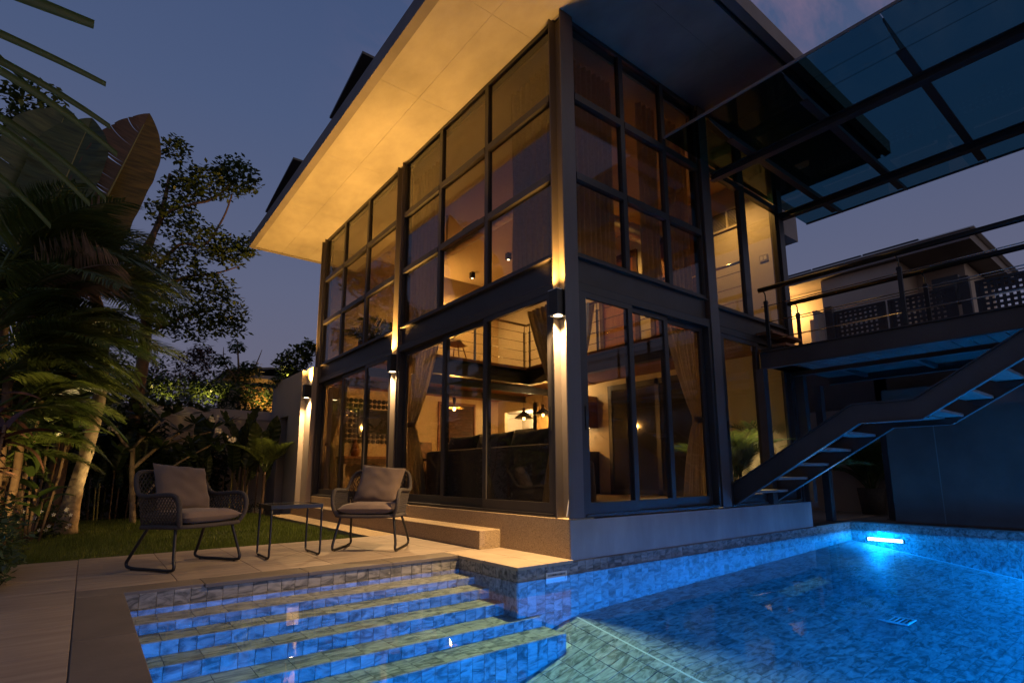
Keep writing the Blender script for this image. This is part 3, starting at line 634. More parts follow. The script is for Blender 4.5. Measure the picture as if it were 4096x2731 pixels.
def cushion(w_, d_, h_, seed=0, pw=2.6, wr=.006, n=22):
    r = random.Random(seed); G1, G2 = [], []; ph = [r.uniform(0, 6) for _ in range(6)]
    for i in range(n+1):
        u = -1+2*i/n; a, b = [], []
        for j in range(n+1):
            v = -1+2*j/n; k = max(0., (1-abs(u)**pw))**.5*max(0., (1-abs(v)**pw))**.5
            ew = 1-.06*(1-abs(u)**2)*abs(v)**6; eh = 1-.06*(1-abs(v)**2)*abs(u)**6
            x = u*w_/2*eh; y = v*d_/2*ew
            nz_ = wr*(math.sin(9*u+ph[0]+2*math.sin(4*v+ph[1]))+math.sin(11*v+ph[2]+2*math.sin(5*u+ph[3])))*(1-.6*k)
            a.append((x, y, h_/2*k+nz_*(k > 0))); b.append((x, y, -h_/2*k+nz_*.4*(k > 0)))
        G1.append(a); G2.append(b[::-1])
    return MB().grid([q[::-1] for q in G1]).grid([q[::-1] for q in G2])
def sofa(loc, rz, L, label, dep=.9):
    t = thing('sofa', loc, rz, label, 'sofa')
    MB().box(-L/2, L/2, -dep/2, -dep/2+.2, .06, .80).build('back_frame', SOFA, t, bevel=.06)
    MB().box(-L/2+.01, L/2-.01, -dep/2+.201, dep/2, .06, .32).build('base', SOFA, t, bevel=.04)
    for s in (-1, 1): MB().box(min(s*(L/2-.2), s*(L/2-.005)), max(s*(L/2-.2), s*(L/2-.005)), -dep/2+.202, dep/2-.01, .061, .60).build('arm', SOFA, t, bevel=.06)
    n = max(1, round(L/1.1)); wd = (L-.42)/n
    for k in range(n):
        x = -L/2+.21+wd*(k+.5)
        cushion(wd, dep-.22, .2, k).build('seat_cushion', SOFA, t, True, loc=(x, .1, .41)); o = cushion(wd, .62, .24, k+5).build('back_cushion', SOFA, t, True, loc=(x, -dep/2+.30, .73)); o.rotation_euler = (R(78), 0, 0)
    for sx2 in (-1, 1):
        for sy2 in (-1, 1): MB().box(sx2*(L/2-.1)-.03, sx2*(L/2-.1)+.03, sy2*(dep/2-.1)-.03, sy2*(dep/2-.1)+.03, 0, .06).build('leg', BLACK, t)
sofa((.98, 2.45, .378), -math.pi/2, 2.95, 'long dark brown sofa with its back to the lawn side doors')
sofa((2.46, 2.95, .378), math.pi/2*0+math.pi, 1.0, 'single brown armchair sofa seen through the pool side doors')
dt = thing('dining_table', (2.75, 5.75, .378), 0, 'long dark dining table under the pendant lamps', 'table')
MB().box(-1.3, 1.3, -.45, .45, .70, .74).build('top', WOODDARK, dt, bevel=.006)
for s in (-1, 1):
    for q in (-1, 1): MB().box(s*1.2-.04, s*1.2+.04, q*.38-.04, q*.38+.04, 0, .70).build('leg', WOODDARK, dt)
def dchair(x, y, rz, label):
    t = thing('dining_chair', (x, y, .378), rz, label, 'chair', 'high-backed chairs round the dining table')
    MB().box(-.22, .22, -.22, .22, .43, .49).build('seat', WOODDARK, t, bevel=.015)
    MB().prism([(.185, .49), (.225, .49), (.30, 1.12), (.265, 1.12)], 0, -.21, .21).build('backrest', WOODDARK, t, bevel=.01)
    for s in (-1, 1):
        for q in (-1, 1): MB().box(s*.19-.02, s*.19+.02, q*.19-.02, q*.19+.02, 0, .43).build('leg', WOODDARK, t)
dchair(1.2, 5.75, math.pi/2, 'dark high-backed dining chair at the table end nearest the lawn')
for k in range(3):
    dchair(1.95+.75*k, 5.15, math.pi, 'dark high-backed dining chair on the sofa side of the table, ' + ('lawn end', 'middle', 'kitchen end')[k]); dchair(1.95+.75*k, 6.35, 0, 'dark high-backed dining chair on the art side of the table, ' + ('lawn end', 'middle', 'kitchen end')[k])
for k in range(5):
    t = thing('wine_glass', (1.75+.42*k, 5.5+.35*(k % 2), 1.12), 0, 'clear wine glass on the dining table, ' + ('nearest the lawn', 'second from the lawn end', 'in the middle of the row', 'next to the kitchen end glass', 'nearest the kitchen')[k], 'glass')
    MB().lathe([(.0, 0), (.035, .002), (.006, .008), (.005, .09), (.03, .12), (.036, .16), (.03, .20)], 14).build('bowl', GLASS, t, True)
def pendant(x, y, z, r, top, label, cone, energy):
    t = thing('pendant_lamp', (x, y, z), 0, label, 'pendant lamp', 'pendant lamps over the dining table')
    MB().tube([(0, 0, .22), (0, 0, top-z)], .005, 6).build('cord', BLACK, t); MB().lathe([(0, .24), (.03, .24), (.035, .16), (.022, .09), (.022, .07), (0, .07)], 14).build('socket', WOODDARK, t, True)
    if cone: MB().lathe([(.03, .16), (r, 0), (r-.004, -.004), (.025, .15)], 28).build('shade', BLACK, t, True)
    else: MB().lathe([(.02, .085), (r, .012), (r, .006), (.018, .075)], 28).build('shade', BRASS, t, True)
    MB().lathe([(.0, -.05), (.022, -.035), (.03, -.01), (.022, .03), (.012, .06)], 12).build('bulb', BULB, t, True)
    point('pendant_light', (0, 0, -.07), energy, (1, .46, .10), .03, t)
pendant(2.12, 5.64, 2.15, .21, 2.775, 'flat disc pendant lamp with bare glowing bulb over the dining table', False, 130)
pendant(3.98, 5.64, 2.06, .22, 2.775, 'black cone pendant lamp left of its twin, beyond the sofa', True, 75)
pendant(4.56, 5.64, 2.18, .22, 2.775, 'black cone pendant lamp half hidden by the corner curtain', True, 75)
# disc wall art with dark mirror, console and vase on the far wall
art = thing('disc_wall_art', (0, 8.09, 0), 0, 'wall art of black discs in rows around a dark mirror', 'wall art')
dm = MB().lathe([(.0, -.03), (.040, -.03), (.046, -.024), (.046, .0), (0, .0)], 18).mesh('disc', MIRROR, True)
for c_ in range(13):
    for r_ in range(9):
        if c_ >= 3 and 2 <= r_ <= 6: continue
        o = link('disc', dm, None, art, (.745+.113*c_, -.002, 2.50-.117*r_)); o.rotation_euler = (R(90), 0, 0); o.scale = (1.12, 1.12, -1)
mr_ = thing('mirror', (0, 8.09, 0), 0, 'dark framed mirror in the middle of the disc wall art', 'mirror')
MB().box(1.06, 2.2, -.04, -.036, 1.76, 2.28).build('glass', MIRROR, mr_); MB().box(1.03, 1.06, -.045, 0, 1.73, 2.31).box(2.2, 2.23, -.045, 0, 1.73, 2.31).box(1.06, 2.2, -.045, 0, 1.73, 1.76).box(1.06, 2.2, -.045, 0, 2.28, 2.31).build('frame', BLACK, mr_)
co = thing('console_table', (1.15, 7.75, .378), 0, 'slim wooden console table below the disc wall art', 'table')
MB().box(-.62, .62, -.2, .2, .78, .83).build('top', WOOD, co, bevel=.004); MB().box(-.60, .60, -.18, .18, .66, .78).build('apron', WOODDARK, co)
for s in (-1, 1): MB().box(s*.58-.03, s*.58+.03, -.18, .18, 0, .66).build('leg', IWALL2, co)
vs_ = thing('vase', (.86, 7.72, 1.208), 0, 'amber glass bottle vase on the console table', 'vase')
MB().lathe([(0, 0), (.075, .004), (.10, .06), (.105, .12), (.07, .24), (.035, .32), (.04, .36)], 20).build('body', mat('amber_glass', (.30, .11, .02), None, .12, spec=.8), vs_, True)
df = thing('dried_grass', (1.10, 7.72, 1.208), 0, 'dried pampas plume standing beside the amber vase', 'plant')
q = MB()
for k in range(60):
    z = .15+.006*k; a = rnd.uniform(0, 6.3); q.quad((0, 0, z), (.05*math.cos(a), .05*math.sin(a), z+.03), (.055*math.cos(a), .055*math.sin(a), z+.045), (0, 0, z+.012))
q.build('plume', PALEPALM, df); MB().tube([(0, 0, 0), (.0, 0, .3), (.01, 0, .5)], .005, 6).build('stem', RIBY, df)
# upper floor: spiral duct, cube spots, chair, plant
du = thing('spiral_duct', (1.5, 1.6, 5.26), 0, 'exposed spiral ventilation duct running along under the upper ceiling', 'duct')
MB().tube([(0, y_, 0) for y_ in np.linspace(0, 5.2, 8)], .15, 20).build('pipe', DUCT, du, True)
for k in range(26): MB().tube([(.153*math.cos(a), .1+.2*k+.02*math.sin(a), .153*math.sin(a)) for a in np.linspace(0, 2*math.pi, 18)[:-1]], .006, 5, closed=True).build('seam', DUCT, du)
MB().box(-.20, -.148, 2.0, 2.5, -.09, .05).build('outlet', BLACK, du); MB().box(-.02, .02, .4, .42, .15, .74).box(-.02, .02, 3.4, 3.42, .15, .74).build('hanger', STAINLESS, du)
du2 = thing('spiral_duct', (3.0, 2.5, 5.5), 0, 'spiral ventilation duct seen over the pool side upper windows', 'duct')
MB().tube([(x_, 0, 0) for x_ in np.linspace(-.9, 1.9, 6)], .16, 20).build('pipe', DUCT, du2, True)
for k in range(14): MB().tube([(-.85+.2*k+.02*math.sin(a), .163*math.cos(a), .163*math.sin(a)) for a in np.linspace(0, 2*math.pi, 18)[:-1]], .006, 5, closed=True).build('seam', DUCT, du2)
for k, (x, y) in enumerate(((3.65, 5.78), (3.65, 7.34), (4.31, .63), (2.0, 6.3), (4.0, 2.9))):  # last spot is an added lamp, warms the dark upper void
    t = thing('ceiling_spot', (x, y, 5.84), 0, 'black cube ceiling spot, ' + ('nearer of the two over the upper room', 'farther of the two over the upper room', 'over the upper corner room by the bridge', 'above the upper desk', 'added to brighten the upper timber doors')[k], 'spot lamp', 'cube spots on the upper ceiling')
    MB().box(-.055, .055, -.055, .055, 0, .158).build('housing', BLACK, t, bevel=.003); MB().lathe([(0, -.003), (.03, -.003), (.03, 0), (0, 0)], 14).build('lens', SPOTW, t)
    spot('ceiling_spot_light', (0, 0, -.02), (0, 0, -1), (260, 260, 170, 150, 240)[k], (1, .52, .13), 150, .8, .03, t)
for k, (x, y) in enumerate(((5.5, 7.3), (4.6, 4.6))):
    t = thing('downlight', (x, y, (2.44, 2.77)[k]), 0, ('lit round downlight in the kitchen alcove', 'lit round downlight under the mezzanine near the back wall')[k], 'downlight')
    MB().lathe([(.0, 0), (.045, 0), (.05, .01), (0, .012)], 16).build('lens', SPOTW, t); point('downlight_light', (0, 0, -.06), (70, 16)[k], (1, .66, .30), .04, t)
ul = thing('wall_uplighter', (3.0, 8.09, 4.75), 0, 'small uplighter washing the upper ceiling from the far wall', 'wall lamp')
MB().box(-.12, .12, -.1, 0, 0, .1).build('housing', BLACK, ul); MB().box(-.1, .1, -.085, -.015, .1005, .103).build('lens', SPOTW, ul)
spot('uplighter_light', (0, -.06, .13), (0, -.35, 1), 130, (1, .5, .12), 150, .8, .04, ul)
dl = thing('downlight', (4.1, .75, 2.79), 0, 'added downlight brightening the potted palm by the stairs', 'downlight')  # extra lamp put in so the palm by the stairs reads bright
MB().lathe([(.0, 0), (.045, 0), (.05, .01), (0, .012)], 16).build('lens', SPOTW, dl); spot('downlight_light', (0, 0, -.03), (0, 0, -1), 480, (1, .80, .42), 80, .6, .03, dl)
kc = thing('kitchen_unit', (5.045, 4.8, .378), 0, 'kitchen unit with teak wall cupboard over a dark counter at the back wall', 'kitchen unit')
MB().box(-.55, 0, -.45, .6, 0, .86).build('base_cupboard', ALU, kc); MB().box(-.58, 0, -.47, .62, .861, .9).build('worktop', WOODDARK, kc)
for k in range(3): MB().box(-.33, 0, -.45+.35*k+.003, -.10+.35*k-.003, 1.42, 2.12).build('wall_cupboard', WOOD, kc)
MB().box(-.30, -.26, -.44, .59, 1.405, 1.418).build('strip_light', SPOTW, kc); point('strip_glow', (-.3, .1, 1.36), 8, (1, .7, .35), .05, kc)
def shell_chair(x, y, z, rz, label):
    t = thing('shell_chair', (x, y, z), rz, label, 'chair'); G = []
    prof = [(-.22, .44), (-.1, .42), (.08, .43), (.17, .5), (.22, .66), (.27, .86)]
    for y_, z_ in catmull([(p[0], 0, p[1]) for p in prof], 4) and [(p.x, p.z) for p in catmull([(p[0], 0, p[1]) for p in prof], 4)]:
        G.append([(s*.23, y_-.05*abs(s)**2*(z_ > .5), z_+.07*abs(s)**2.2*(z_ < .5)) for s in np.linspace(-1, 1, 9)])
    MB().grid(G).build('shell', WHITE, t, True)
    for s in (-1, 1):
        for q_ in (-1, 1): MB().tube([(s*.1, q_*.1, .43), (s*.2, q_*.2, 0)], .012, 6).build('leg', WOOD, t)
shell_chair(.95, 7.35, 2.862, 2.6, 'white shell chair at the far upper window'); shell_chair(1.75, 5.0, 2.862, .5, 'white shell chair behind the mezzanine railing')

# ------------------------------------------------------------------ glass canopy over the footbridge
can = thing('glass_canopy', (0, 0, 0), 0, 'tinted glass canopy on dark steel ribs over the footbridge', 'canopy')
zc_ = 5.25
xr = [1.905, 3.03, 5.06, 6.06]
for k, y in enumerate((.02, -.60, -1.55, -2.53, -3.5, -4.45)):
    if k < 5:
        y2 = (.02, -.60, -1.55, -2.53, -3.5, -4.45)[k+1]
        MB().box(1.905, 6.06, y2+.004, y-.004, zc_+.002, zc_+.014).build('pane', CANGLASS, can)
    if k:
        m_ = MB().prism([(2.0, zc_-.035), (2.45, zc_-.11), (5.7, zc_-.11), (6.04, zc_-.035), (6.04, zc_), (2.0, zc_)], 1, y-.006, y+.006)
        m_.prism([(2.45, zc_-.124), (5.7, zc_-.124), (5.7, zc_-.11), (2.45, zc_-.11)], 1, y-.045, y+.045)
        m_.build('rib', STEEL, can)
for x in (3.03, 5.06): MB().box(x-.055, x+.055, -4.6, .03, zc_-.235, zc_-.222).box(x-.055, x+.055, -4.6, .03, zc_-.139, zc_-.126).box(x-.006, x+.006, -4.6, .03, zc_-.222, zc_-.139).build('beam', STEEL, can)
for x_ in (1.885, 6.061): MB().box(x_, x_+.018, -4.6, .02, zc_-.012, zc_+.02).build('edge_trim', FASCIA, can)
for x in (2.35, 2.65): MB().box(x-.003, x+.003, -4.45, .0, zc_+.0145, zc_+.018).build('edge_clip', STAINLESS, can)

# ------------------------------------------------------------------ footbridge and outside stairs
br = thing('footbridge', (0, 0, 2.33), 0, 'steel footbridge leaving the upper door over the pool', 'bridge')
def chan(x, name):  # channel beam along -y
    return MB().box(x-.005, x+.005, -6, .0, 0, .235).box(x-.05, x+.05, -6, 0, -.012, -.0005).box(x-.05, x+.05, -6, 0, .2355, .247).build(name, STEEL, br)
chan(3.97, 'beam'); chan(4.96, 'beam'); chan(6.3, 'beam')
for k in range(34): MB().box(4.025, 4.91, -.14-.17*k, -.14-.17*k+.158, .05, .075).build('plank', PANEL, br)
for k in range(7): MB().box(4.98, 6.28, -.62-.95*k, -.56-.95*k, .04, .1).build('joist', STEEL, br)
MB().box(3.98, 6.3, -6, .1, .26, .275).build('deck_sheet', STEEL, br) if False else None
MB().box(5.02, 6.28, -6, 0, .105, .125).build('deck_plate', PANEL, br)
for k in range(2): MB().box(4.0, 4.95, -.36+.18*k-.02, -.12+.18*k, .30+.22*k, .34+.22*k).build('door_step', WOOD, br)
MB().box(4.02, 4.94, -.34, .015, .05, .30).build('step_riser', STEEL, br)
MB().box(3.90, 4.03, -.06, .07, -1.955, -.013).build('post', STEEL, br); MB().box(5.0, 5.12, -.13, -.003, -1.96, -.013).build('post', STEEL, br); MB().box(6.22, 6.36, .13, .24, -2.33, -.013).build('post', STEEL, br)
def brail(x, label, y0):
    t = thing('bridge_railing', (x, 0, 2.58), 0, label, 'railing', 'railings of the footbridge')
    for y in (-.15, -1.86, -3.55, -5.2):
        MB().box(-.018, .018, y-.024, y+.024, 0, .76).build('post', BLACK, t); MB().tube([(0, y, .74), (0, y, .86), (0, y+.025, .92)], .010, 8).build('bracket', BLACK, t)
        MB().box(-.024, .024, y-.028, y+.028, .72, .745).build('collar', BLACK, t)
    MB().tube([(0, y0, .945), (0, -6, .945)], .036, 14).build('handrail', CHAIRMETAL, t, True)
    for z in (.17, .43, .68): MB().tube([(0, y0-.02, z), (0, -6, z)], .0075, 8).build('rail', STAINLESS, t, True)
brail(3.97, 'dark bridge railing with steel rods on the near side', -.055); brail(4.99, 'dark bridge railing with steel rods on the far side', -.015)
st = thing('outside_stairs', (0, 0, 0), 0, 'steel stairs with grey treads rising over the pool beside the bridge', 'stairs')
prof_b = [(.07, .37), (-1.56, 1.365), (-2.15, 1.365), (-4.6, 2.83)]; dz = .225
for x in (3.04, 4.09):
    poly = prof_b+[(-4.6, 2.83+dz), (-2.09, 1.36+dz-.02), (-1.50, 1.36+dz-.01), (.14, .37+dz)]
    m_ = MB(); m_.prism(poly, 0, x-.006, x+.006)
    for (a, b) in ((0, 1), (1, 2), (2, 3)):
        (y1, z1), (y2, z2) = prof_b[a], prof_b[b]; L = Vector((0, y2-y1, z2-z1)); n_ = Vector((0, -L.z, L.y)).normalized(); n_ = n_ if n_.z < 0 else -n_
        s = len(m_.v); o_ = Vector((0, y1, z1)); p_ = Vector((0, y2, z2))
        for q_ in (o_, p_, p_+n_*.012, o_+n_*.012):
            for xx in (x-.04, x+.04): m_.v.append((xx, q_.y, q_.z))
        m_.f += [(s, s+2, s+3, s+1), (s+2, s+4, s+5, s+3), (s+4, s+6, s+7, s+5), (s+6, s, s+1, s+7), (s, s+6, s+4, s+2), (s+1, s+3, s+5, s+7)]
    top = poly[4:][::-1]
    for a in range(3):
        (y1, z1), (y2, z2) = top[a], top[a+1]; s = len(m_.v)
        for (yy, zz) in ((y1, z1), (y2, z2), (y2, z2+.012), (y1, z1+.012)):
            for xx in (x-.04, x+.04): m_.v.append((xx, yy, zz))
        m_.f += [(s, s+2, s+3, s+1), (s+2, s+4, s+5, s+3), (s+4, s+6, s+7, s+5), (s+6, s, s+1, s+7), (s, s+6, s+4, s+2), (s+1, s+3, s+5, s+7)]
    m_.build('stringer', STEEL, st)
for k, (y, z) in enumerate([(-.19, .58), (-.48, .755), (-.77, .935), (-1.06, 1.115), (-1.36, 1.29)]+[(-2.27-.285*i, 1.47+.178*i) for i in range(8)]):
    MB().box(3.05, 4.08, y-.0, y+.25, z-.035, z).build('tread', TREADW, st, bevel=.004)
    for x0, x1 in ((3.047, 3.09), (4.04, 4.083)): MB().prism([(y+.02, z-.036), (y+.23, z-.036), (y+.18, z-.10), (y+.07, z-.10)], 0, x0, x0+.008).box(x0, x1, y+.02, y+.23, z-.042, z-.0355).build('bracket', STEEL, st)
MB().box(3.05, 4.08, -2.1, -1.37, 1.42, 1.455).build('landing', TREADW, st)

# ------------------------------------------------------------------ boundary walls, perforated fence, neighbours
SHADERENDER = mat('shade_toned_render', (.115, .078, .062), (.165, .115, .09), .8, detail=9, scale=1.2, bump=.12, bscale=60)  # darker copy of the plaster, the wall's shade is put into its colour
w1 = thing('boundary_wall', (6.83, 0, 0), 0, 'boundary wall behind the pool on the right, its render darkened for shade', 'wall')
MB().box(0, .2, -1.262, -.60, -.3, 2.18).build('wall_panel', SHADERENDER, w1); MB().box(0, .2, -7.5, -1.278, -.3, 2.18).build('wall_panel', SHADERENDER, w1); MB().box(.004, .19, -1.2785, -1.2615, -.3, 2.17).build('joint', GROUT, w1)
w2 = thing('recess_wall', (9.0, 0, 0), 0, 'brown rendered wall behind the potted palm under the bridge', 'wall')
MB().box(0, .2, -3, 4.5, -.3, 3.1).build('wall_panel', PLASTER, w2); MB().box(-1.8, 0, 4.3, 4.5, -.3, 3.1).build('wall_panel', PLASTER, w2)
cl = thing('steel_post', (7.5, -.42, 0), 0, 'dark square post between the recess and the boundary wall', 'post')
MB().box(-.1, .1, -.1, .1, -.01, 2.9).build('shaft', STEEL, cl); MB().box(-.13, .13, -.13, .13, -.012, .0).build('base_plate', STEEL, cl)
sp = thing('wall_speaker', (8.95, 1.35, 2.85), 0, 'black box speaker on the wall under the bridge', 'speaker')
MB().box(-.2, 0, -.13, .13, -.28, .2).build('cabinet', BLACK, sp, bevel=.01); MB().box(-.206, -.2, -.11, .11, -.25, .17).build('grille', CHAIRMETAL, sp)
fe = thing('perforated_fence', (7.5, 0, 3.30), 0, 'brown perforated panel fence with square holes above the wall beyond the bridge', 'fence')
MB().box(-.1, .15, -8, 2.6, -1.3, -.02).build('base_beam', STEEL, fe)
def perf_panel(y0, y1, h=.62):
    m_ = MB(); p = .085; hl = .040; ny = int((y1-y0-.16)/p); nz2 = 7; Y0 = (y0+y1)/2-ny*p/2; Z0 = .06
    m_.box(0, .025, y0, Y0, 0, h).box(0, .025, Y0+ny*p, y1, 0, h).box(0, .025, Y0, Y0+ny*p, 0, Z0).box(0, .025, Y0, Y0+ny*p, Z0+nz2*p-.06, h)
    for j in range(nz2):
        zz = Z0+j*p-(.0 if j < 3 else -.02)
        if zz+p > h-.02: break
        m_.box(0, .025, Y0, Y0+ny*p, zz, zz+p-hl)
        for i in range(ny): m_.box(0, .025, Y0+i*p, Y0+i*p+p-hl, zz+p-hl+.0002, zz+p-.0002)
    m_.build('panel', PANEL, fe); MB().box(-.012, .037, y0, y1, h-.045, h).box(-.012, .037, y0, y1, 0, .04).box(-.012, .037, y0, y0+.05, .041, h-.046).box(-.012, .037, y1-.05, y1, .041, h-.046).build('panel_frame', PANEL, fe)
for y0, y1 in ((-.62, .26), (-1.66, -.66), (-2.9, -1.92), (-4.0, -2.95), (-5.1, -4.05)): perf_panel(y0, y1)
for y in (.34, -1.79): MB().box(-.05, .08, y-.065, y+.065, -.02, .74).build('post', PANEL, fe)
# neighbour on the right
n1 = thing('neighbour_house', (14, 0, 0), 0, 'beige neighbouring house with broad eaves and solar panels beyond the fence', 'house')
MB().box(0, 3, .86, 2.98, -.3, 6.80).build('wall', PLASTER, n1); MB().box(.9, 3, 2.98, 7, -.3, 6.80).build('wall', PLASTER, n1); MB().box(1.5, 5, -.3, .86, -.3, 6.80).build('wall', PLASTER, n1)
rf = MB().box(-.2, 5.5, -.83, 7.5, 6.82, 7.1).build('roof', FASCIA, n1); MB().box(-.25, 5.6, -.95, 7.6, 7.101, 7.13).build('eaves_trim', STAINLESS, rf)
for k in range(4): MB().prism([(.3+1.45*k, 7.14), (1.7+1.45*k, 7.14), (1.7+1.45*k, 7.24), (.3+1.45*k, 7.24)], 0, -.1, 1.2).build('solar_panel', SOLAR, rf)
MB().box(-.5, .895, 2.985, 3.1, 4.5, 5.75).build('balcony_wall', PLASTER, n1); MB().box(-.05, -.002, 2.6, 3.4, 4.5, 5.6).build('balcony_wall', PLASTER, n1)
point('neighbour_porch_light', (.35, 4.3, 6.1), 130, (1, .52, .14), .06, n1)
ac = thing('air_conditioner', (14.9, -.02, 5.35), 0, 'dark air conditioner unit with pale pipes on the neighbouring wall', 'air conditioner')
MB().box(-.6, -.15, -.35, .25, 0, .75).build('casing', BLACK, ac, bevel=.02); MB().lathe([(.0, 0), (.22, 0), (.24, .02), (.2, .03)], 18, (0, 0, 0)).build('fan_grille', ALU, ac, loc=(-.61, -.08, .4), rot=(0, R(-90), 0))
MB().tube(catmull([(-.3, -.4, .1), (-.35, -.45, .45), (-.3, -.4, .6), (-.1, -.2, .62)], 5), .035, 8).build('pipe', WHITE, ac, True)
# neighbour far left
n2 = thing('neighbour_house', (2.0, 22.5, 0), 0, 'flat-roofed neighbouring house with orange lit eaves beyond the hedge', 'house')
MB().box(-.6, 6, 1.2, 6, -.3, 4.95).build('wall', mat('ochre_wall', (.5, .36, .16), None, .8), n2)
rf = MB().prism([(-1.25, 5.15), (8, 5.15), (8, 5.5), (-1.25, 5.28)], 1, 0, 7).build('roof', FASCIA, n2); MB().prism([(-1.4, 5.34), (.45, 5.62), (7, 5.44), (7, 5.52), (.45, 5.70), (-1.4, 5.40)], 1, -.2, 7).build('roof_sheet', SOLAR, rf)
point('neighbour_eaves_light', (.6, .75, 4.2), 36, (1, .50, .10), .1, n2)
# beige fin wall with niche, planter on top
fin = thing('garden_wall', (0, 0, 0), 0, 'tall beige garden wall with slim niche beside the end column', 'wall')
MB().box(-.20, .05, 8.285, 9.18, -.3, 3.10).box(-.20, .05, 9.93, 10.7, -.3, 3.10).box(-.20, .05, 9.18, 9.93, 2.17, 3.10).box(-.03, .05, 9.18, 9.93, -.3, 2.17).build('wall_panel', PLASTER, fin)
MB().box(.051, 1.6, 9.9, 10.7, -.3, 3.09).build('wall_panel', PLASTER, fin)
MB().box(-.10, -.002, 7.886, 8.28, -.3, 3.13).build('pilaster', PLASTER, fin)
bw = thing('garden_back_wall', (0, 11, 0), 0, 'pale rendered wall at the back of the garden', 'wall')
MB().box(-14, 2, 0, .2, -.3, 2.20).build('wall_panel', PLASTER, bw); MB().box(-14, 2, -.02, .22, 2.201, 2.42).build('wall_cap', mat('white_render', (.5, .47, .46), None, .8), bw)
# ------------------------------------------------------------------ outdoor armchairs and table
def lattice(m_, S, nu, nv, n, r=.0055):
    """diagonal rope weave on a surface S(u,v)"""
    for sgn in (1, -1):
        for k in range(-nv, nu+1):
            pts = []
            for i in range(n+1):
                v = i/n; u = (k+(v*nv if sgn > 0 else (1-v)*nv))/nu
                if 0 <= u <= 1: pts.append(S(u, v)+Vector((0, 0, 0)))
            if len(pts) > 1: m_.tube(pts, r, 4, cap=False)
def armchair(loc, rz, label, seed):
    t = thing('armchair', loc, rz, label, 'armchair', 'rope armchairs on the terrace')
    for s in (-1, 1):   # sled legs
        path = [(s*.29, -.20, .375), (s*.335, -.265, .12), (s*.34, -.285, .045), (s*.34, -.24, .018), (s*.34, 0, .016), (s*.34, .24, .018), (s*.34, .295, .05), (s*.335, .26, .12), (s*.29, .13, .365)]
        P = []
        for i in range(len(path)-1):
            P.append(Vector(path[i]))
        P.append(Vector(path[-1]))
        MB().tube(catmull(P, 5), .0135, 10).build('leg', CHAIRMETAL, t, True)
        for y in (-.22, .22): MB().lathe([(0, 0), (.012, 0), (.012, .012), (0, .012)], 10, (s*.34, y, 0)).build('foot', BLACK, t)
    # rope-wrapped frame: seat ring and arm/back loop
    ring = catmull([(-.31, -.27, .375), (0, -.285, .37), (.31, -.27, .375), (.325, 0, .37), (.30, .20, .36), (0, .22, .355), (-.30, .20, .36), (-.325, 0, .37)], 6, True)
    MB().tube(ring, .019, 10, closed=True).build('seat_frame', ROPE, t, True)
    half = [(.31, -.27, .38), (.345, -.298, .46), (.358, -.30, .56), (.36, -.262, .628), (.363, -.18, .648), (.366, 0, .640), (.37, .13, .636), (.368, .205, .665), (.352, .262, .75), (.325, .30, .815), (.28, .322, .845), (.2, .333, .852)]
    loop = catmull(half+[(0, .338, .852)]+[(-x, y, z) for x, y, z in half[::-1]], 5)
    MB().tube(loop, .021, 10).build('arm_frame', ROPE, t, True)
    hc = catmull(half[2:9], 8)
    m_ = MB()
    for s in (-1, 1):
        def S(u, v, s=s):
            y = -.27+u*.47; top = min(hc, key=lambda p: abs(p.y-y) + (0 if p.z > .6 else .2)); b = Vector((s*(.315), y, .375)); a = Vector((s*top.x, y, max(top.z, .6)))
            return b.lerp(a, v)
        lattice(m_, S, 13, 6, 6)
    def SB(u, v):
        x = (-1+2*u); b = Vector((x*.29, .215, .37)); a = Vector((x*.30, .333-.03*abs(x)**4, .845)); return b.lerp(a, v)+Vector((0, .02*math.sin(math.pi*v), 0))
    lattice(m_, SB, 14, 8, 8)
    for s in (-1, 1):
        def SC(u, v, s=s):
            b = Vector((s*(.30+.015*u), .215-.03*u, .37)); a = Vector((s*(.30+.066*u), .33-.13*u, .84-.18*u**1.3)); return b.lerp(a, v)
        lattice(m_, SC, 3, 5, 6)
    m_.build('rope_weave', ROPE, t)
    MB().box(-.29, .29, -.25, .19, .372, .384).build('seat_webbing', ROPE, t)
    cushion(.60, .56, .125, seed, 4.5, .004).build('seat_cushion', CUSHION, t, True, loc=(0, -.045, .45))
    o = cushion(.53, .46, .15, seed+3, 3.2, .007).build('back_cushion', CUSHION, t, True, loc=(.02, .155, .70)); o.rotation_euler = (R(66), R(5), R(-4))
def face(dx, dy): return math.atan2(dy, dx)+math.pi/2
armchair((-2.957, 2.03, 0), face(.527, -.85), 'rope armchair with taupe cushions at the left of the side table', 1)
armchair((-1.163, 1.997, 0), face(-.65, -.76), 'rope armchair with taupe cushions between the side table and house step', 2)
tb = thing('side_table', (-2.045, 2.05, 0), .0, 'small black side table with glass top between the armchairs', 'side table')
hx_, hy_, ht = .255, .24, .523
MB().box(-hx_, hx_, -hy_, -hy_+.022, ht-.04, ht).box(-hx_, hx_, hy_-.022, hy_, ht-.04, ht).box(-hx_, -hx_+.022, -hy_+.022, hy_-.022, ht-.04, ht).box(hx_-.022, hx_, -hy_+.022, hy_-.022, ht-.04, ht).build('top_frame', CHAIRMETAL, tb, bevel=.003)
MB().box(-hx_+.023, hx_-.023, -hy_+.023, hy_-.023, ht-.012, ht-.004).build('glass_top', mat('smoked_glass', (.02, .018, .016), None, .08, spec=.7), tb)
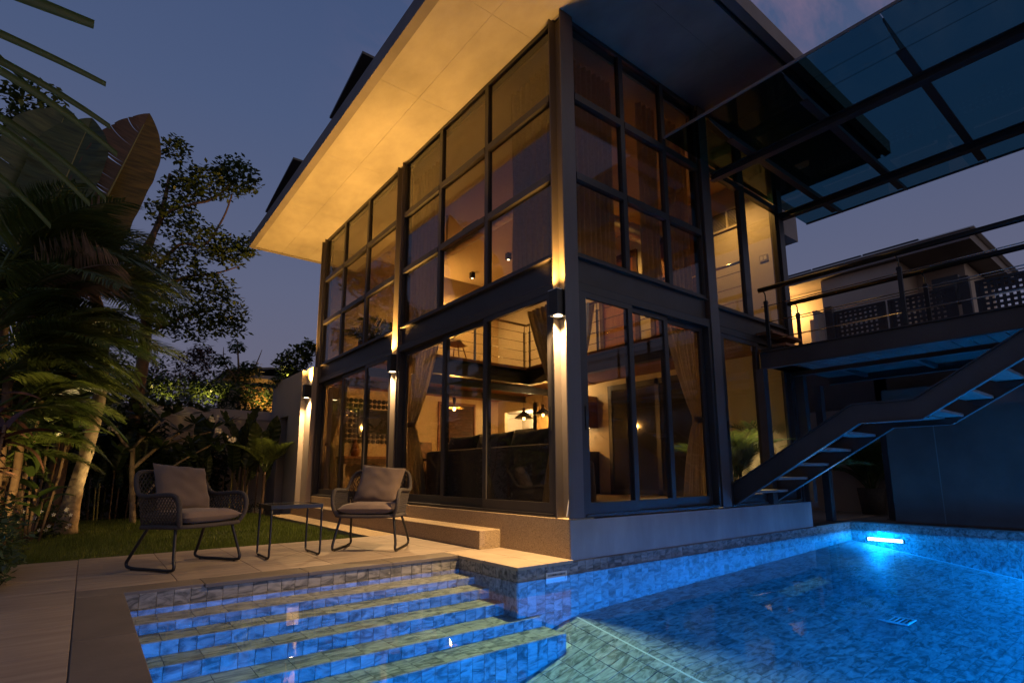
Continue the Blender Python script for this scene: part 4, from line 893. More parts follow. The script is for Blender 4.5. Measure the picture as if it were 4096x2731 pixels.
for s in (-1, 1):
    MB().tube(catmull([(s*(hx_-.011), -hy_+.011, ht-.04), (s*(hx_-.011), -hy_+.008, .09), (s*(hx_-.011), -hy_+.03, .022), (s*(hx_-.011), -hy_+.10, .016), (s*(hx_-.011), hy_-.10, .016), (s*(hx_-.011), hy_-.03, .022), (s*(hx_-.011), hy_-.008, .09), (s*(hx_-.011), hy_-.011, ht-.04)], 5), .0105, 8).build('leg', CHAIRMETAL, tb, True)
    for y in (-.15, .15): MB().lathe([(0, 0), (.011, 0), (.011, .01), (0, .01)], 8, (s*(hx_-.011), y, 0)).build('foot', BLACK, tb)

# ------------------------------------------------------------------ plants
def frond_mesh(name, L, n, ll, lw, mt, arch=.9, seed=0, tipfrac=.35, vang=.5, droop=.5, start=.18, ribmat=None):
    """palm frond along +x: curved rib and folded leaflets on both sides"""
    r = random.Random(seed); m_ = MB(); rib = []
    for i in range(13):
        s = i/12; rib.append(Vector((L*s*(1-.18*arch*s), 0, L*(.28*s-arch*.62*s*s))))
    m_.tube(rib, [.016*L*.6*(1-.8*i/12)+.002 for i in range(13)], 5)
    def at(s):
        k = min(int(s*12), 11); f = s*12-k; return rib[k].lerp(rib[k+1], f), (rib[k+1]-rib[k]).normalized()
    for i in range(n):
        s = start+(1-start)*(i+.5)/n
        for sd in (-1, 1):
            p, t = at(min(1, s+r.uniform(-.006, .006))); le = ll*(math.sin(math.pi*(.18+.82*s)**.9)*.75+tipfrac)*r.uniform(.88, 1.08)
            side = Vector((0, sd, 0)); d = (side*math.cos(vang*.9)+t*(.45+.5*s)+Vector((0, 0, 1))*(.35-.2*s)).normalized()
            w_ = t*lw*.5; a = p; b = p+d*le*.5+Vector((0, 0, -droop*.06*le)); c = p+d*le+Vector((0, 0, -droop*(.34+.2*r.random())*le))
            k0 = len(m_.v)
            m_.v += [tuple(a-w_*.5), tuple(a+w_*.5), tuple(b-w_), tuple(b+w_), tuple(c)]
            m_.f += [(k0, k0+1, k0+3, k0+2), (k0+2, k0+3, k0+4)]
    return m_.mesh(name, mt)
def place_frond(me, parent, p, az, el, roll=0, sc_=1, name='frond'):
    o = link(name, me, None, parent); o.rotation_euler = Matrix.Rotation(az, 4, 'Z').to_3x3().to_4x4().__matmul__(Matrix.Rotation(-el, 4, 'Y')).__matmul__(Matrix.Rotation(roll, 4, 'X')).to_euler(); o.location = p; o.scale = (sc_,)*3; return o
def paddle_leaf(name, L, W, mt, ribm, parent, p, az, el, roll=0, bend=.25, tears=0, seed=0, fold=.35, mt2=None, stalk=.25):
    """banana-like leaf: stalk, midrib, two blades (one may be torn into strips)"""
    r = random.Random(seed); t = link(name, MB().tube([(-L*stalk, 0, -.02*L), (0, 0, 0)]+[(L*s, 0, -bend*L*s*s) for s in np.linspace(.1, .97, 8)], [.035*L*.35]*2+[.010*L*(1-.8*s) for s in np.linspace(.1, .97, 8)], 6).mesh(name, ribm, True), None, parent)
    t.matrix_local = Matrix.Translation(p) @ Matrix.Rotation(az, 4, 'Z') @ Matrix.Rotation(-el, 4, 'Y') @ Matrix.Rotation(roll, 4, 'X')
    def wd(s): return W*.5*(min(1, (s/.16)**.6) if s < .16 else (1 if s < .6 else max(0., (1-((s-.6)/.4)**2.4))))
    for sd in (-1, 1):
        m_ = MB(); n = 44; cut = set()
        if tears and sd == 1: cut = set(r.sample(range(8, n-2), tears))
        row_prev = None; sh = 0.
        for i in range(n+1):
            s = i/n; w_ = wd(s)*(1+.012*math.sin(40*s+seed))
            row = []
            for j in range(7):
                f = j/6; y = sd*w_*f; z = -bend*L*s*s+fold*w_*f-.25*fold*w_*f*f+.012*math.sin(60*s)*f
                row.append((L*s+.05*L*f*f, y, z))
            if row_prev is not None:
                if i in cut:
                    k_ = r.choice((.003, .006, .02))*L
                    row_prev = [(x+k_*(j/6), y, z-.3*k_*(j/6)) for j, (x, y, z) in enumerate(row_prev)]; row_b = [(x-k_*.3*(j/6), y*(1-.06*(j/6)), z) for j, (x, y, z) in enumerate(row)]
                    m_.grid([row_prev, row_b])
                else: m_.grid([row_prev, row])
            row_prev = row
        m_.build('blade', mt2 if (mt2 and sd == 1) else mt, t, True)
    return t
def leaf_cloud(m_, c, rad, n, size, r, flat=.75, asp=.5, up=.35):
    for _ in range(n):
        while True:
            q = Vector((r.uniform(-1, 1), r.uniform(-1, 1), r.uniform(-1, 1)))
            if q.length < 1: break
        q = q*(.55+.45*r.random())/max(q.length, .3)*min(1, q.length+.25)
        p = Vector(c)+Vector((q.x*rad[0], q.y*rad[1], q.z*rad[2]))
        d = Vector((r.uniform(-1, 1), r.uniform(-1, 1), r.uniform(-.7, .4))).normalized(); u = d.cross(Vector((r.uniform(-.4, .4), r.uniform(-.4, .4), 1))).normalized()
        s = size*r.uniform(.65, 1.3); k = len(m_.v); wv = u*s*asp*.5
        m_.v += [tuple(p), tuple(p+d*s*.5-wv), tuple(p+d*s), tuple(p+d*s*.5+wv)]; m_.f.append((k, k+1, k+2, k+3))
def bush(name, label, cat, base, blobs, size, n, mt, stems=(), bark=BARK2, asp=.5, group=None, seed=1, kind=None):
    t = thing(name, base, 0, label, cat, group); r = random.Random(seed); m_ = MB()
    for (c, rad, w_) in blobs: leaf_cloud(m_, c, rad, int(n*w_), size, r, asp=asp)
    m_.build('crown', mt, t)
    for k, (path, r0, r1) in enumerate(stems):
        P = catmull(path, 5); MB().tube(P, [r0+(r1-r0)*i/(len(P)-1) for i in range(len(P))], 8).build('trunk' if k == 0 else 'limb', bark, t, True)
    if kind: t['kind'] = kind
    return t
# --- lawn
gr = MB(); r = random.Random(3); NB = 62000
P = np.random.default_rng(5); gx = P.uniform(-6.2, -.70, NB); gy = 3.17+(P.uniform(0, 1, NB)**1.35)*6.6; ga = P.uniform(0, 6.283, NB); gh = P.uniform(.03, .07, NB)*(.7+.6*(np.sin(gx*2.3)*np.sin(gy*1.9+1)*.5+.5)); gl = P.uniform(-.02, .02, (NB, 2))
V = np.empty((NB, 3, 3)); wv = .0035+.002*(gy-3)/3
V[:, 0] = np.stack([gx-np.cos(ga)*wv, gy-np.sin(ga)*wv, np.full(NB, -.067)], 1); V[:, 1] = np.stack([gx+np.cos(ga)*wv, gy+np.sin(ga)*wv, np.full(NB, -.067)], 1); V[:, 2] = np.stack([gx+gl[:, 0], gy+gl[:, 1], -.065+gh], 1)
me = bpy.data.meshes.new('lawn_grass'); me.from_pydata(V.reshape(-1, 3).tolist(), [], np.arange(NB*3).reshape(-1, 3).tolist()); me.materials.append(GRASS)
tag(link('lawn_grass', me), 'short green grass covering the lawn', 'grass', kind='stuff')
# --- tall palm, trunk uplit by a garden spot
pt = thing('palm_tree', (-3.93, 7.0, -.07), 0, 'tall palm with pale mottled trunk and arching fronds on the lawn', 'palm tree')
TP = catmull([(0, 0, 0), (.05, .02, .6), (.16, .1, 1.4), (.22, .25, 2.4), (.12, .4, 3.4), (-.05, .45, 4.0)], 6)
MB().tube(TP, [.17-.07*min(1, i/8)-.02*i/len(TP)+.006*math.sin(i*2.4) for i in range(len(TP))], 14).build('trunk', BARK, pt, True)
FR = [frond_mesh('frond', 2.6, 40, .75, .05, PALM, .9, k, droop=.7) for k in range(3)]+[frond_mesh('frond', 2.2, 34, .62, .05, PALMD, 1.15, 9, droop=.8)]
FRP = frond_mesh('frond', 1.9, 26, .55, .06, PALEPALM, 1.2, 4, droop=.9)
r = random.Random(12)
for k in range(16): place_frond(FR[k % 4], pt, (-.05+r.uniform(-.05, .05), .45, 4.0+r.uniform(-.15, .1)), r.uniform(0, 6.283), R(r.uniform(-5, 60)), r.uniform(-.3, .3), r.uniform(.75, 1.0))
def palm_clump(name, label, base, fr, specs, seed=0, stem=None):
    t = thing(name, base, 0, label, 'palm'); rr = random.Random(seed)
    for p, az, el, s_, k in specs: place_frond(fr[k % len(fr)], t, p, R(az), R(el), rr.uniform(-.35, .35), s_)
    if stem:
        for a in stem: MB().tube(catmull(a[0], 5), a[1], 8).build('stem', a[2] if len(a) > 2 else RIBY, t, True)
    return t
# areca palms left of the lawn: fronds sweep right over the bed
sp1 = []
rr = random.Random(21)
for k in range(46):
    sp1.append(((rr.uniform(-.35, .35), rr.uniform(-.4, .4), rr.uniform(2.3, 3.9)), rr.uniform(-70, 60) if k % 3 else rr.uniform(0, 360), rr.uniform(5, 55), rr.uniform(.65, .95), k))
palm_clump('areca_palm', 'dense areca palm with arching green fronds at the left edge', (-4.75, 6.4, -.07), FR, sp1, 2, [(((x, y, 0), (x*1.3, y*1.2, 1.6), (x*1.6, y*1.3, 3.3)), .045, BARK2) for x, y in ((-.2, .1), (.1, -.2), (.25, .2), (0, .3))])
sp2 = [((rr.uniform(-.2, .2), rr.uniform(-.2, .2), rr.uniform(1.6, 2.6)), rr.uniform(-60, 70), rr.uniform(5, 50), rr.uniform(.45, .7), k) for k in range(26)]
palm_clump('areca_palm', 'lower areca palm with feathery fronds in front of the tall palm trunk', (-4.65, 5.2, -.07), FR, sp2, 4, [(((0, 0, 0), (.05, 0, 1.0), (0, .05, 2.2)), .05, BARK2), (((.15, .2, 0), (.2, .2, 1.0), (.15, .25, 2.0)), .045, BARK2)])
sp3 = [((rr.uniform(-.3, .3), rr.uniform(-.3, .3), rr.uniform(.7, 2.3)), rr.uniform(-75, 75), rr.uniform(0, 50), rr.uniform(.42, .62), k) for k in range(26)]
palm_clump('areca_palm', 'bushy young areca palm filling the bed under the tall fronds', (-4.75, 5.75, -.07), FR, sp3, 6, [(((0, 0, 0), (.05, 0, .6), (0, .05, 1.2)), .04, BARK2)])
sp4 = [((rr.uniform(-.3, .3), rr.uniform(-.3, .3), rr.uniform(3.2, 4.6)), rr.uniform(-80, 60), rr.uniform(10, 60), rr.uniform(.6, .85), k) for k in range(22)]
palm_clump('areca_palm', 'tall areca palm crowding the left edge beneath the paddle leaves', (-5.0, 7.3, -.07), FR, sp4, 7, [(((0, 0, 0), (.05, 0, 2.0), (0, .05, 3.8)), .05, BARK2), (((.2, .1, 0), (.25, .1, 1.8), (.2, .1, 3.4)), .045, BARK2)])
dp = thing('dry_palm_frond', (-4.55, 5.9, 2.9), 0, 'pale dried palm frond drooping among the green ones', 'palm frond')
place_frond(FRP, dp, (-.3, 0, .35), R(-28), R(28), -.9, 1.1); 
# big near frond at the top left
bf = thing('overhanging_frond', (-4.75, -.6, 3.05), 0, 'broad palm leaflets hanging into the picture from the upper left', 'palm frond')
for k, (y0, z0, dx, dz, w_) in enumerate(((.0, .12, .78, .02, .085), (.1, -.03, .86, -.09, .05), (.2, -.09, .90, -.22, .05), (.05, -.20, .95, -.34, .05), (.3, -.30, .92, -.40, .05), (.15, -.40, .86, -.42, .05), (.0, .32, .62, .1, .06), (.35, -.52, .7, -.4, .05), (.2, .05, .55, -.28, .035))):
    m_ = MB(); G = []
    for i in range(9):
        s = i/8; ww = w_*.5*(.5+1.1*s if s < .45 else 1-.35*(s-.45)/.55); c = Vector((dx*s, y0+.1*s, z0+dz*s*s+.05*s)); G.append([(c.x, c.y-.3*ww, c.z+ww), (c.x, c.y+.35*ww, c.z), (c.x, c.y-.3*ww, c.z-ww)])
    m_.grid(G).build('leaflet', PALM, bf, True)
MB().tube(catmull([(-.2, -.2, -1.1), (-.05, .0, -.4), (0, .1, .1), (-.05, .15, .6)], 5), .014, 6).build('rib', RIBY, bf, True)
# --- traveller's palm: three huge paddle leaves
tp = thing('traveller_palm', (-4.2, 8.6, -.07), 0, 'traveller palm with three huge upright paddle leaves against the sky', 'palm tree')
MB().tube(catmull([(0, 0, 0), (.05, 0, 1.5), (.0, 0, 3.2)], 5), .13, 12).build('trunk', BARK2, tp, True)
paddle_leaf('leaf', 3.65, 1.15, BANANAY, RIBY, tp, (-.20, -.1, 4.45), R(0), R(76), R(80), .0, 6, 3, .30, BANANAD, .4)
paddle_leaf('leaf', 2.75, 1.15, BANANA, RIBY, tp, (-.62, -.12, 4.9), R(0), R(82), R(70), .06, 3, 5, .35, None, .5)
paddle_leaf('leaf', 3.1, 1.35, BANANA, RIBY, tp, (-.95, .25, 4.85), R(0), R(83), R(95), .10, 3, 8, .3, None, .5)
paddle_leaf('leaf', 2.2, .8, BANANA, RIBY, tp, (-1.2, .3, 4.3), R(160), R(62), R(60), .25, 4, 9, .3, None, .5)
# --- leafy tree behind
B0 = (-3.1, 10.5, -.07)
def loc(*p): return tuple(a-b for a, b in zip(p, B0))
BR = [([(0, 0, 0), (.05, 0, 2.2), loc(-3.02, 10.5, 4.1), loc(-3.25, 10.5, 5.5), loc(-3.0, 10.5, 6.7), loc(-2.9, 10.5, 7.9)], .16, .03),
      ([loc(-3.15, 10.5, 5.7), loc(-2.95, 10.4, 6.75), loc(-2.4, 10.3, 7.2), loc(-2.0, 10.4, 7.5), loc(-1.5, 10.4, 8.2)], .05, .015),
      ([loc(-3.2, 10.5, 5.0), loc(-2.6, 10.3, 6.1), loc(-2.1, 10.2, 6.2), loc(-1.75, 10.2, 7.0), loc(-1.6, 10.2, 7.7)], .045, .015),
      ([loc(-3.1, 10.5, 4.6), loc(-2.5, 10.3, 5.3), loc(-1.8, 10.3, 5.6), loc(-1.3, 10.3, 5.9)], .05, .012),
      ([loc(-3.05, 10.5, 3.9), loc(-2.4, 10.4, 4.4), loc(-1.8, 10.4, 4.7)], .045, .012)]
BL = [(loc(-1.5, 10.4, 8.3), (.5, .5, .42), 1.3), (loc(-2.1, 10.4, 7.9), (.55, .5, .38), 1.2), (loc(-2.6, 10.4, 7.6), (.4, .4, .35), .7), (loc(-2.85, 10.4, 8.5), (.25, .3, .35), .4), (loc(-2.75, 10.4, 6.9), (.5, .5, .35), .9),
      (loc(-2.1, 10.3, 6.35), (.7, .5, .40), 1.4), (loc(-1.55, 10.3, 6.2), (.4, .4, .3), .7), (loc(-1.15, 10.3, 6.5), (.25, .3, .3), .35), (loc(-2.6, 10.4, 5.6), (.7, .5, .45), 1.2), (loc(-1.9, 10.3, 5.3), (.5, .5, .3), .7),
      (loc(-1.65, 10.3, 4.75), (.6, .5, .42), 1.3), (loc(-2.3, 10.4, 4.3), (.7, .5, .42), 1.4), (loc(-1.35, 10.3, 4.35), (.35, .3, .25), .4), (loc(-3.3, 10.5, 5.3), (.6, .5, .6), 1.), (loc(-2.9, 10.4, 4.5), (.5, .5, .4), .8)]
BL = [(c_, (a_*1.25, b_*1.2, d_*1.15), w_) for c_, (a_, b_, d_), w_ in BL]
bush('leafy_tree', 'tall leafy tree with thin branches reaching towards the roof', 'tree', B0, BL, .13, 560, TREEL, BR, BARK2, .55, seed=4)
bush('leafy_tree', 'leafy tree seen behind the overhanging frond at the far left', 'tree', (-5.4, 10.6, -.07), [((.0, 0, 8.7), (.6, .6, .6), 1.2), ((.35, 0, 8.0), (.5, .5, .5), 1), ((-.3, 0, 7.9), (.6, .6, .5), 1), ((.2, 0, 7.2), (.5, .5, .4), .8), ((-.4, 0, 6.6), (.8, .6, .6), 1.2)], .16, 320, TREEL, [([(0, 0, 0), (.05, 0, 3), (0, 0, 6), (.1, 0, 8.2)], .15, .03)], BARK2, .55, seed=9)
# --- cordyline, shrubs
def strap_plant(name, label, base, n, L, W, mt, h0, h1, seed, stemn=4, cat='plant', spread=.18, az=None, el=(-25, 55), bend=(.7, 1.2)):
    t = thing(name, base, 0, label, cat); r = random.Random(seed)
    tops = []
    for k in range(stemn):
        x, y = r.uniform(-spread, spread), r.uniform(-spread, spread); z = r.uniform(h0, h1); tops.append((x, y, z))
        MB().tube([(x*.4, y*.4, 0), (x*.8, y*.8, z*.5), (x, y, z)], .016, 6).build('stem', BARK2, t, True)
    mes = []
    for q in range(3):
        m_ = MB(); G = []; bd = r.uniform(*bend)
        for i in range(10):
            s = i/9; w_ = W*.5*math.sin(math.pi*min(1, .12+.88*s)**.8)**.8 if s < 1 else .002; c = (L*s*(1-.12*bd*s), 0, L*(.25*s-bd*.5*s*s))
            G.append([(c[0], -w_, c[2]+.25*w_), (c[0], 0, c[2]-.1*w_), (c[0], w_, c[2]+.25*w_)])
        mes.append(m_.grid(G).mesh('leaf', mt, True))
    for k in range(n):
        x, y, z = tops[k % stemn]; a = R(r.uniform(0, 360)) if az is None else R(r.uniform(*az))
        place_frond(mes[k % 3], t, (x, y, z-r.uniform(0, .35)*min(1, h1)), a, R(r.uniform(*el)), r.uniform(-.4, .4), r.uniform(.7, 1.1), 'leaf')
    return t
strap_plant('cordyline', 'dark red cordyline with broad drooping leaves at the left edge', (-4.62, 3.75, -.07), 54, .62, .10, REDL, .9, 1.7, 3, 5, spread=.22)
strap_plant('cordyline', 'second red cordyline behind the first, half hidden', (-4.95, 4.6, -.07), 44, .62, .10, REDL, 1.2, 2.3, 8, 5, spread=.25)
strap_plant('ginger_plant', 'green broad-leaved ginger growing under the palms', (-4.3, 5.9, -.07), 46, .6, .13, PALMD, .4, 1.9, 5, 7, spread=.35)
strap_plant('ginger_plant', 'dark broad-leaved ginger behind the palm trunk', (-4.4, 8.4, -.07), 60, .8, .18, DARKL, .5, 2.9, 6, 8, spread=.7)
bush('low_shrub', 'low glossy shrub at the lower left corner of the terrace', 'shrub', (-4.33, 2.15, -.02), [((0, .2, .3), (.27, .5, .28), 1.4), ((.03, -.35, .18), (.2, .45, .2), 1), ((-.1, .9, .42), (.3, .4, .3), 1)], .085, 420, BUSHL, [([(0, 0, 0), (.02, .1, .2), (0, .2, .4)], .02, .01)], seed=5, asp=.42)
fb = bush('flowering_shrub', 'small dark shrub with tiny white flowers beside the palm trunk', 'shrub', (-4.15, 6.3, -.07), [((0, 0, .25), (.3, .35, .28), 1.2)], .06, 500, DARKL, seed=6)
m_ = MB(); r = random.Random(2)
for k in range(14):
    c = (r.uniform(-.28, .28), r.uniform(-.35, -.1), r.uniform(.15, .5))
    for a in range(5): m_.quad(c, (c[0]+.02*math.cos(a*1.257), c[1]-.006, c[2]+.02*math.sin(a*1.257)), (c[0]+.026*math.cos(a*1.257+.4), c[1]-.006, c[2]+.026*math.sin(a*1.257+.4)), (c[0]+.02*math.cos(a*1.257+.8), c[1]-.006, c[2]+.02*math.sin(a*1.257+.8)))
m_.build('flower', FLOWER, fb)
# --- frangipani
fg = thing('frangipani_tree', (-3.0, 8.42, -.07), 0, 'frangipani with forked bare branches and white flower clusters', 'tree')
FT = [([(0, 0, 0), (-.05, 0, .5), (-.1, 0, 1.0), (-.12, 0, 1.4)], .055, .035), ([(-.1, 0, 1.0), (.3, .05, 1.45), (.6, .1, 1.7)], .035, .02), ([(-.11, 0, 1.3), (-.35, .1, 1.6), (-.4, .1, 1.8)], .03, .02), ([(.3, .05, 1.45), (.85, .1, 1.65), (1.15, .1, 1.75)], .025, .015), ([(-.12, 0, 1.4), (.1, -.1, 1.7), (.25, -.1, 1.9)], .028, .016), ([(.05, 0, .35), (.5, .2, 1.0), (1.2, .2, 1.5)], .03, .014)]
for k, (pth, a, b) in enumerate(FT):
    P_ = catmull(pth, 5); MB().tube(P_, [a+(b-a)*i/(len(P_)-1) for i in range(len(P_))], 8).build('trunk' if k == 0 else 'limb', BARK, fg, True)
r = random.Random(8); m_ = MB(); fl = MB()
tips = [(.6, .1, 1.75), (-.4, .1, 1.85), (1.15, .1, 1.8), (.25, -.1, 1.95), (1.2, .2, 1.55), (.85, .1, 1.9), (-.1, .1, 2.0), (.45, -.1, 2.05), (1.3, 0, 1.35), (.9, -.1, 1.2), (-.3, -.1, 1.3), (.3, -.1, 1.4), (.0, .2, 2.3), (.65, .1, 2.35), (0.1, 0, 1.6), (1.4, .1, 1.95), (-.55, 0, 1.6), (.8, -.1, 1.5), (.3, .1, 2.2), (1.0, .1, 2.15), (-.6, .2, 2.1)]
for c in tips:
    for k in range(22):
        a = r.uniform(0, 6.28); e_ = r.uniform(-.25, .8); L = r.uniform(.22, .34); d = Vector((math.cos(a)*math.cos(e_), math.sin(a)*math.cos(e_), math.sin(e_))); u = d.cross(Vector((0, 0, 1))).normalized(); p = Vector(c)
        k0 = len(m_.v); m_.v += [tuple(p), tuple(p+d*L*.35-u*.03), tuple(p+d*L*.75-u*.042), tuple(p+d*L), tuple(p+d*L*.75+u*.042), tuple(p+d*L*.35+u*.03)]; m_.f.append(tuple(range(k0, k0+6)))
for c in ((1.15, -.1, 2.0), (1.25, -.1, 1.75), (1.5, -.05, 1.6), (-.45, -.15, 1.7)):
    fl = MB()
    for k in range(12):
        p = Vector(c)+Vector((r.uniform(-.07, .07), r.uniform(-.07, 0), r.uniform(-.05, .06)))
        for a in range(5): b = a*1.257; fl.quad(p, p+Vector((.02*math.cos(b), -.01, .02*math.sin(b))), p+Vector((.03*math.cos(b+.4), -.012, .03*math.sin(b+.4))), p+Vector((.02*math.cos(b+.8), -.01, .02*math.sin(b+.8))))
    fl.build('flower_cluster', FLOWER, fg)['kind'] = 'stuff'
m_.build('crown', DARKL, fg)
# --- heliconia clumps along the back bed
hm = [None]*3
def heliconia(base, label, n, h, seed, mt=DARKL):
    t = thing('heliconia', base, 0, label, 'plant'); r = random.Random(seed)
    for k in range(n):
        x, y = r.uniform(-.4, .4), r.uniform(-.25, .25); hh = h*r.uniform(.55, 1)
        MB().tube([(x, y, 0), (x*1.1, y, hh*.6)], .014, 6).build('stem', BARK2 if k % 2 else RIBY, t)
        paddle_leaf('leaf', hh*.55, hh*.16, mt, mt, t, (x*1.1, y, hh*.55), R(r.uniform(0, 360)), R(r.uniform(58, 86)), R(r.uniform(0, 360)), .2, 0, k, .3, None, .1)
heliconia((-1.45, 9.7, -.07), 'tall heliconia clump in front of the pale wall', 9, 2.25, 1); heliconia((-.85, 9.55, -.07), 'heliconia clump with broad leaves beside the beige wall', 10, 2.3, 2, BANANA); heliconia((-2.2, 9.8, -.07), 'dark heliconia clump behind the left armchair', 12, 1.7, 3); heliconia((-3.3, 9.7, -.07), 'dark heliconia clump behind the frangipani', 12, 1.7, 4); heliconia((-4.3, 9.8, -.07), 'dark heliconia clump behind the palm trunk', 10, 1.8, 5)
palm_clump('fan_palm', 'small feathery palm beside the beige wall', (-.62, 9.2, -.07), [frond_mesh('frond', 1.3, 26, .42, .04, PALM, .8, 31, droop=.5)], [((0, 0, .9), 90+k*52, 60-4*(k % 3), .9, 0) for k in range(8)], 3, [(((0, 0, 0), (0, 0, .5), (0, 0, .95)), .03, BARK2)])
US = ((-1.75, 10.3, 1.7, 'behind the pale heliconia'), (-2.5, 9.6, 1.5, 'behind the left armchair'), (-2.9, 10.3, 2.2, 'behind the frangipani'), (-3.7, 9.9, 2.1, 'right of the palm trunk'), (-4.5, 9.2, 2.3, 'directly behind the palm trunk'), (-5.1, 9.6, 2.9, 'left of the palm trunk'), (-5.7, 8.2, 2.9, 'at the far left edge'), (-3.3, 10.5, 2.9, 'tallest, under the leafy tree'))
for k_, (x_, y_, h_, w_) in enumerate(US):
    bush('understory_shrub', 'dark leafy understory shrub in the back bed, ' + w_, 'shrub', (x_, y_, -.07), [((0, 0, h_*.35), (.65, .4, h_*.38), 1), ((.1, 0, h_*.75), (.55, .4, h_*.3), .8)], .2, 620, DARKL, seed=40+k_, asp=.4)
bd = bush('ground_cover', 'dark leafy ground cover along the back edge of the lawn', 'ground cover', (-2.6, 9.75, -.07), [((x_, 0, .12), (.5, .35, .25), 1) for x_ in np.linspace(-3.2, 1.8, 11)], .08, 240, DARKL, seed=12); bd['kind'] = 'stuff'
# --- hedge and trees behind the wall
hg = bush('hedge', 'clipped green hedge growing behind the garden wall', 'hedge', (-1.5, 12.4, 0), [((x_, 0, z_), (.7, .6, .42), 1) for x_ in np.linspace(-3.6, 2.0, 10) for z_ in (2.35, 3.0)], .11, 1000, BUSHL, seed=14); hg['kind'] = 'stuff'
bush('copper_shrub', 'tall reddish copper-leaved shrub above the hedge', 'shrub', (-1.75, 12.9, 0), [((0, 0, 3.7), (.55, .5, .55), 1.2), ((-.1, 0, 3.1), (.8, .6, .5), 1.2), ((.15, 0, 4.1), (.35, .35, .3), .6), ((-1.0, 0, 3.2), (.6, .5, .5), .8)], .15, 620, REDBUSH, [([(0, 0, 0), (0, 0, 2), (.05, 0, 3.6)], .07, .03)], seed=15, asp=.3)
bush('leafy_tree', 'green bushy tree left of the copper-leaved shrub', 'tree', (-2.9, 13.2, 0), [((0, 0, 3.6), (.9, .6, .7), 1.3), ((-.9, 0, 3.2), (.9, .6, .7), 1.2), ((-1.9, 0, 3.4), (1., .6, .9), 1.3), ((-3.2, 0, 3.4), (1., .6, 1.), 1.3)], .13, 620, TREEL, [([(0, 0, 0), (0, 0, 2), (.05, 0, 3.6)], .08, .03)], seed=16)
bush('distant_tree', 'small distant tree with sparse crown against the dusk sky', 'tree', (1.2, 22, 0), [((-.3, 0, 6.4), (.35, .4, .3), .5), ((.3, 0, 5.5), (.5, .4, .4), .8), ((-.9, 0, 5.7), (.45, .4, .3), .6), ((-.2, 0, 5.2), (1.1, .5, .5), 1.2)], .2, 300, TREEL, [([(0, 0, 0), (0, 0, 3), (-.1, 0, 5), (-.3, 0, 6.7)], .12, .02), ([(-.05, 0, 4.6), (.5, 0, 5.6), (.75, 0, 6.4)], .05, .01), ([(-.05, 0, 4.8), (-.7, 0, 5.6), (-.8, 0, 6.3)], .05, .01)], seed=17)
bush('planter_bush', 'dark bush growing over the top of the beige garden wall', 'bush', (.2, 10.2, 3.05), [((.0, 0, .65), (.42, .4, .45), 1.3), ((.25, 0, .95), (.3, .3, .35), .8), ((-.3, 0, .55), (.3, .3, .3), .6), ((.1, 0, .25), (.45, .3, .2), .6)], .11, 420, TREEL, [([(0, 0, 0), (0, 0, .4), (.05, 0, .9)], .025, .01), ([(.1, 0, 0), (.25, 0, .6), (.3, 0, 1.2)], .02, .008)], seed=18, asp=.75)
bush('planter_shrub', 'bright uplit trailing shrub at the edge of the beige wall top', 'shrub', (-.08, 10.2, 3.05), [((-.05, 0, .12), (.25, .35, .16), 1), ((-.15, .25, .05), (.2, .3, .12), .5)], .07, 420, BUSHL, seed=19)
def garden_spot(loc, d, energy, label, size=70, col=(1, .66, .22)):
    t = thing('garden_spot', loc, 0, label, 'garden lamp', 'small garden spots'); energy *= 3.5; dv = Vector(d).normalized()
    MB().tube([Vector((0, 0, 0)), Vector((0, 0, .08))], .008, 6).build('stake', BLACK, t); MB().tube([Vector((0, 0, .08))-dv*.05, Vector((0, 0, .08))+dv*.04], .02, 10).build('head', BLACK, t, True)
    spot('garden_spot_light', Vector((0, 0, .08))+dv*.05, dv, energy, col, size, .6, .03, t)
garden_spot((-2.62, 7.15, -.07), (-1.3, -.1, .75), 14, 'garden spot aimed at the palm trunk', 75, (1, .48, .12))
garden_spot((-1.45, 11.75, 2.42), (-.05, .5, .8), 22, 'garden spot in the hedge behind the frangipani flowers', 100); garden_spot((-2.4, 11.75, 2.42), (0, .5, .8), 14, 'garden spot in the hedge further left', 100); garden_spot((-.15, 11.75, 2.42), (0, .5, .8), 14, 'garden spot in the hedge beside the beige wall', 100)
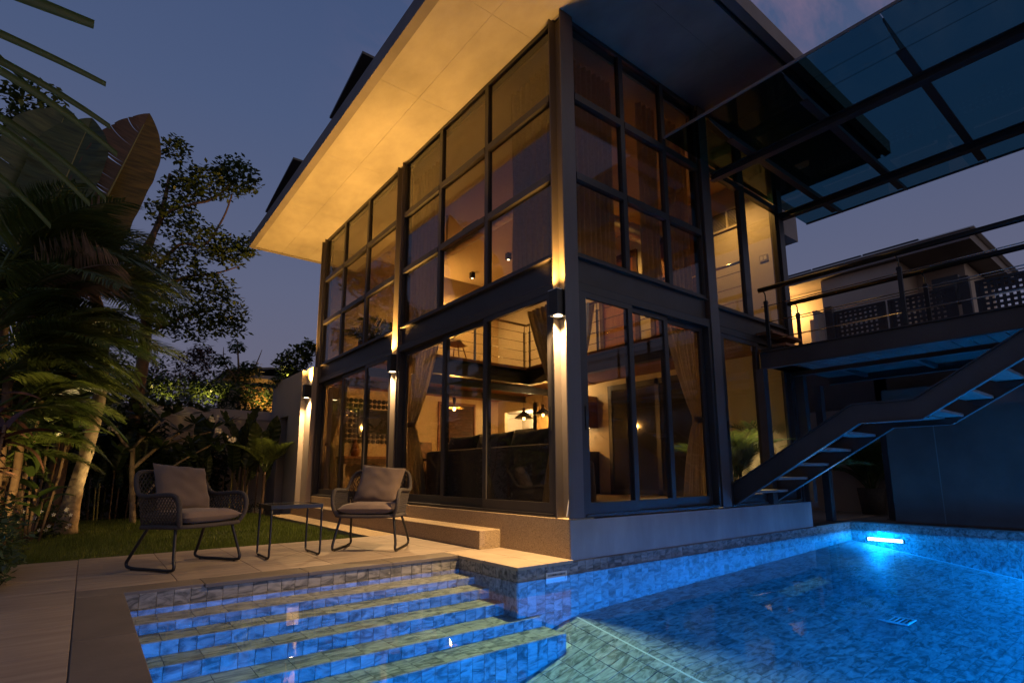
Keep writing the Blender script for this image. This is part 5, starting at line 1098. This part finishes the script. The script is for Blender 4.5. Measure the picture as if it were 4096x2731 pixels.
garden_spot((-.05, 9.98, 3.1), (-.1, .4, .9), 5, 'garden spot on top of the beige wall', 110)
garden_spot((-4.35, 3.95, -.07), (.0, .75, .85), 50, 'added fill spot brightening the palm fronds from the cordyline bed', 100, (1, .66, .22))  # no known lamp here, put in to lift the dark fronds
garden_spot((-4.42, 2.6, .0), (-.2, .8, .8), 5, 'added fill spot on the red cordyline from the terrace', 110, (1, .55, .2))  # extra front fill for the planting, not a known lamp
garden_spot((-2.6, 7.6, -.07), (-.1, .8, .8), .6, 'garden spot under the frangipani', 120, (1, .6, .2))
garden_spot((-2.75, 6.5, -.07), (-1.6, .15, 2.9), 70, 'added fill spot behind the left armchair aimed up at the palm crown', 85, (1, .70, .28))  # invented spot, stands in for house light on the crown
# --- potted palms
def potted(loc, h, label, fr, n, seed, mt, pr=.2, ph=.4):
    t = thing('potted_palm', loc, 0, label, 'potted palm'); r = random.Random(seed)
    MB().lathe([(0, 0), (pr*.78, 0), (pr, ph), (pr*.92, ph), (pr*.9, ph-.03), (0, ph-.03)], 24).build('pot', mt, t, True)
    for k in range(n): place_frond(fr, t, (r.uniform(-.06, .06), r.uniform(-.06, .06), ph*.8+r.uniform(0, .12)), R(360*k/n+r.uniform(-20, 20)), R(r.uniform(38, 82)), r.uniform(-.4, .4), h*r.uniform(.75, 1.1))
    for k in range(5): MB().tube([(0, 0, ph-.05), (r.uniform(-.06, .06), r.uniform(-.06, .06), ph+.35)], .01, 6).build('stem', RIBY, t)
PF = frond_mesh('frond', 1., 26, .3, .026, PALM, .85, 41, droop=.5)
potted((4.25, .66, .378), 1.15, 'bright green potted palm behind the glass next to the stairs', PF, 16, 1, TERRA, .17, .3); potted((5.55, .62, -.004), 1.6, 'dimmer potted palm outside, right of the bridge post', PF, 14, 2, TERRA, .17, .3)
potted((8.5, .3, -.004), 1.25, 'dark potted palm in a woven pot in the recess under the bridge', PF, 17, 3, TERRA, .24, .5)
potted((1.2, 6.75, 2.862), 1.35, 'leafy potted palm at the upper lawn side window', PF, 18, 4, TERRA, .18, .35)
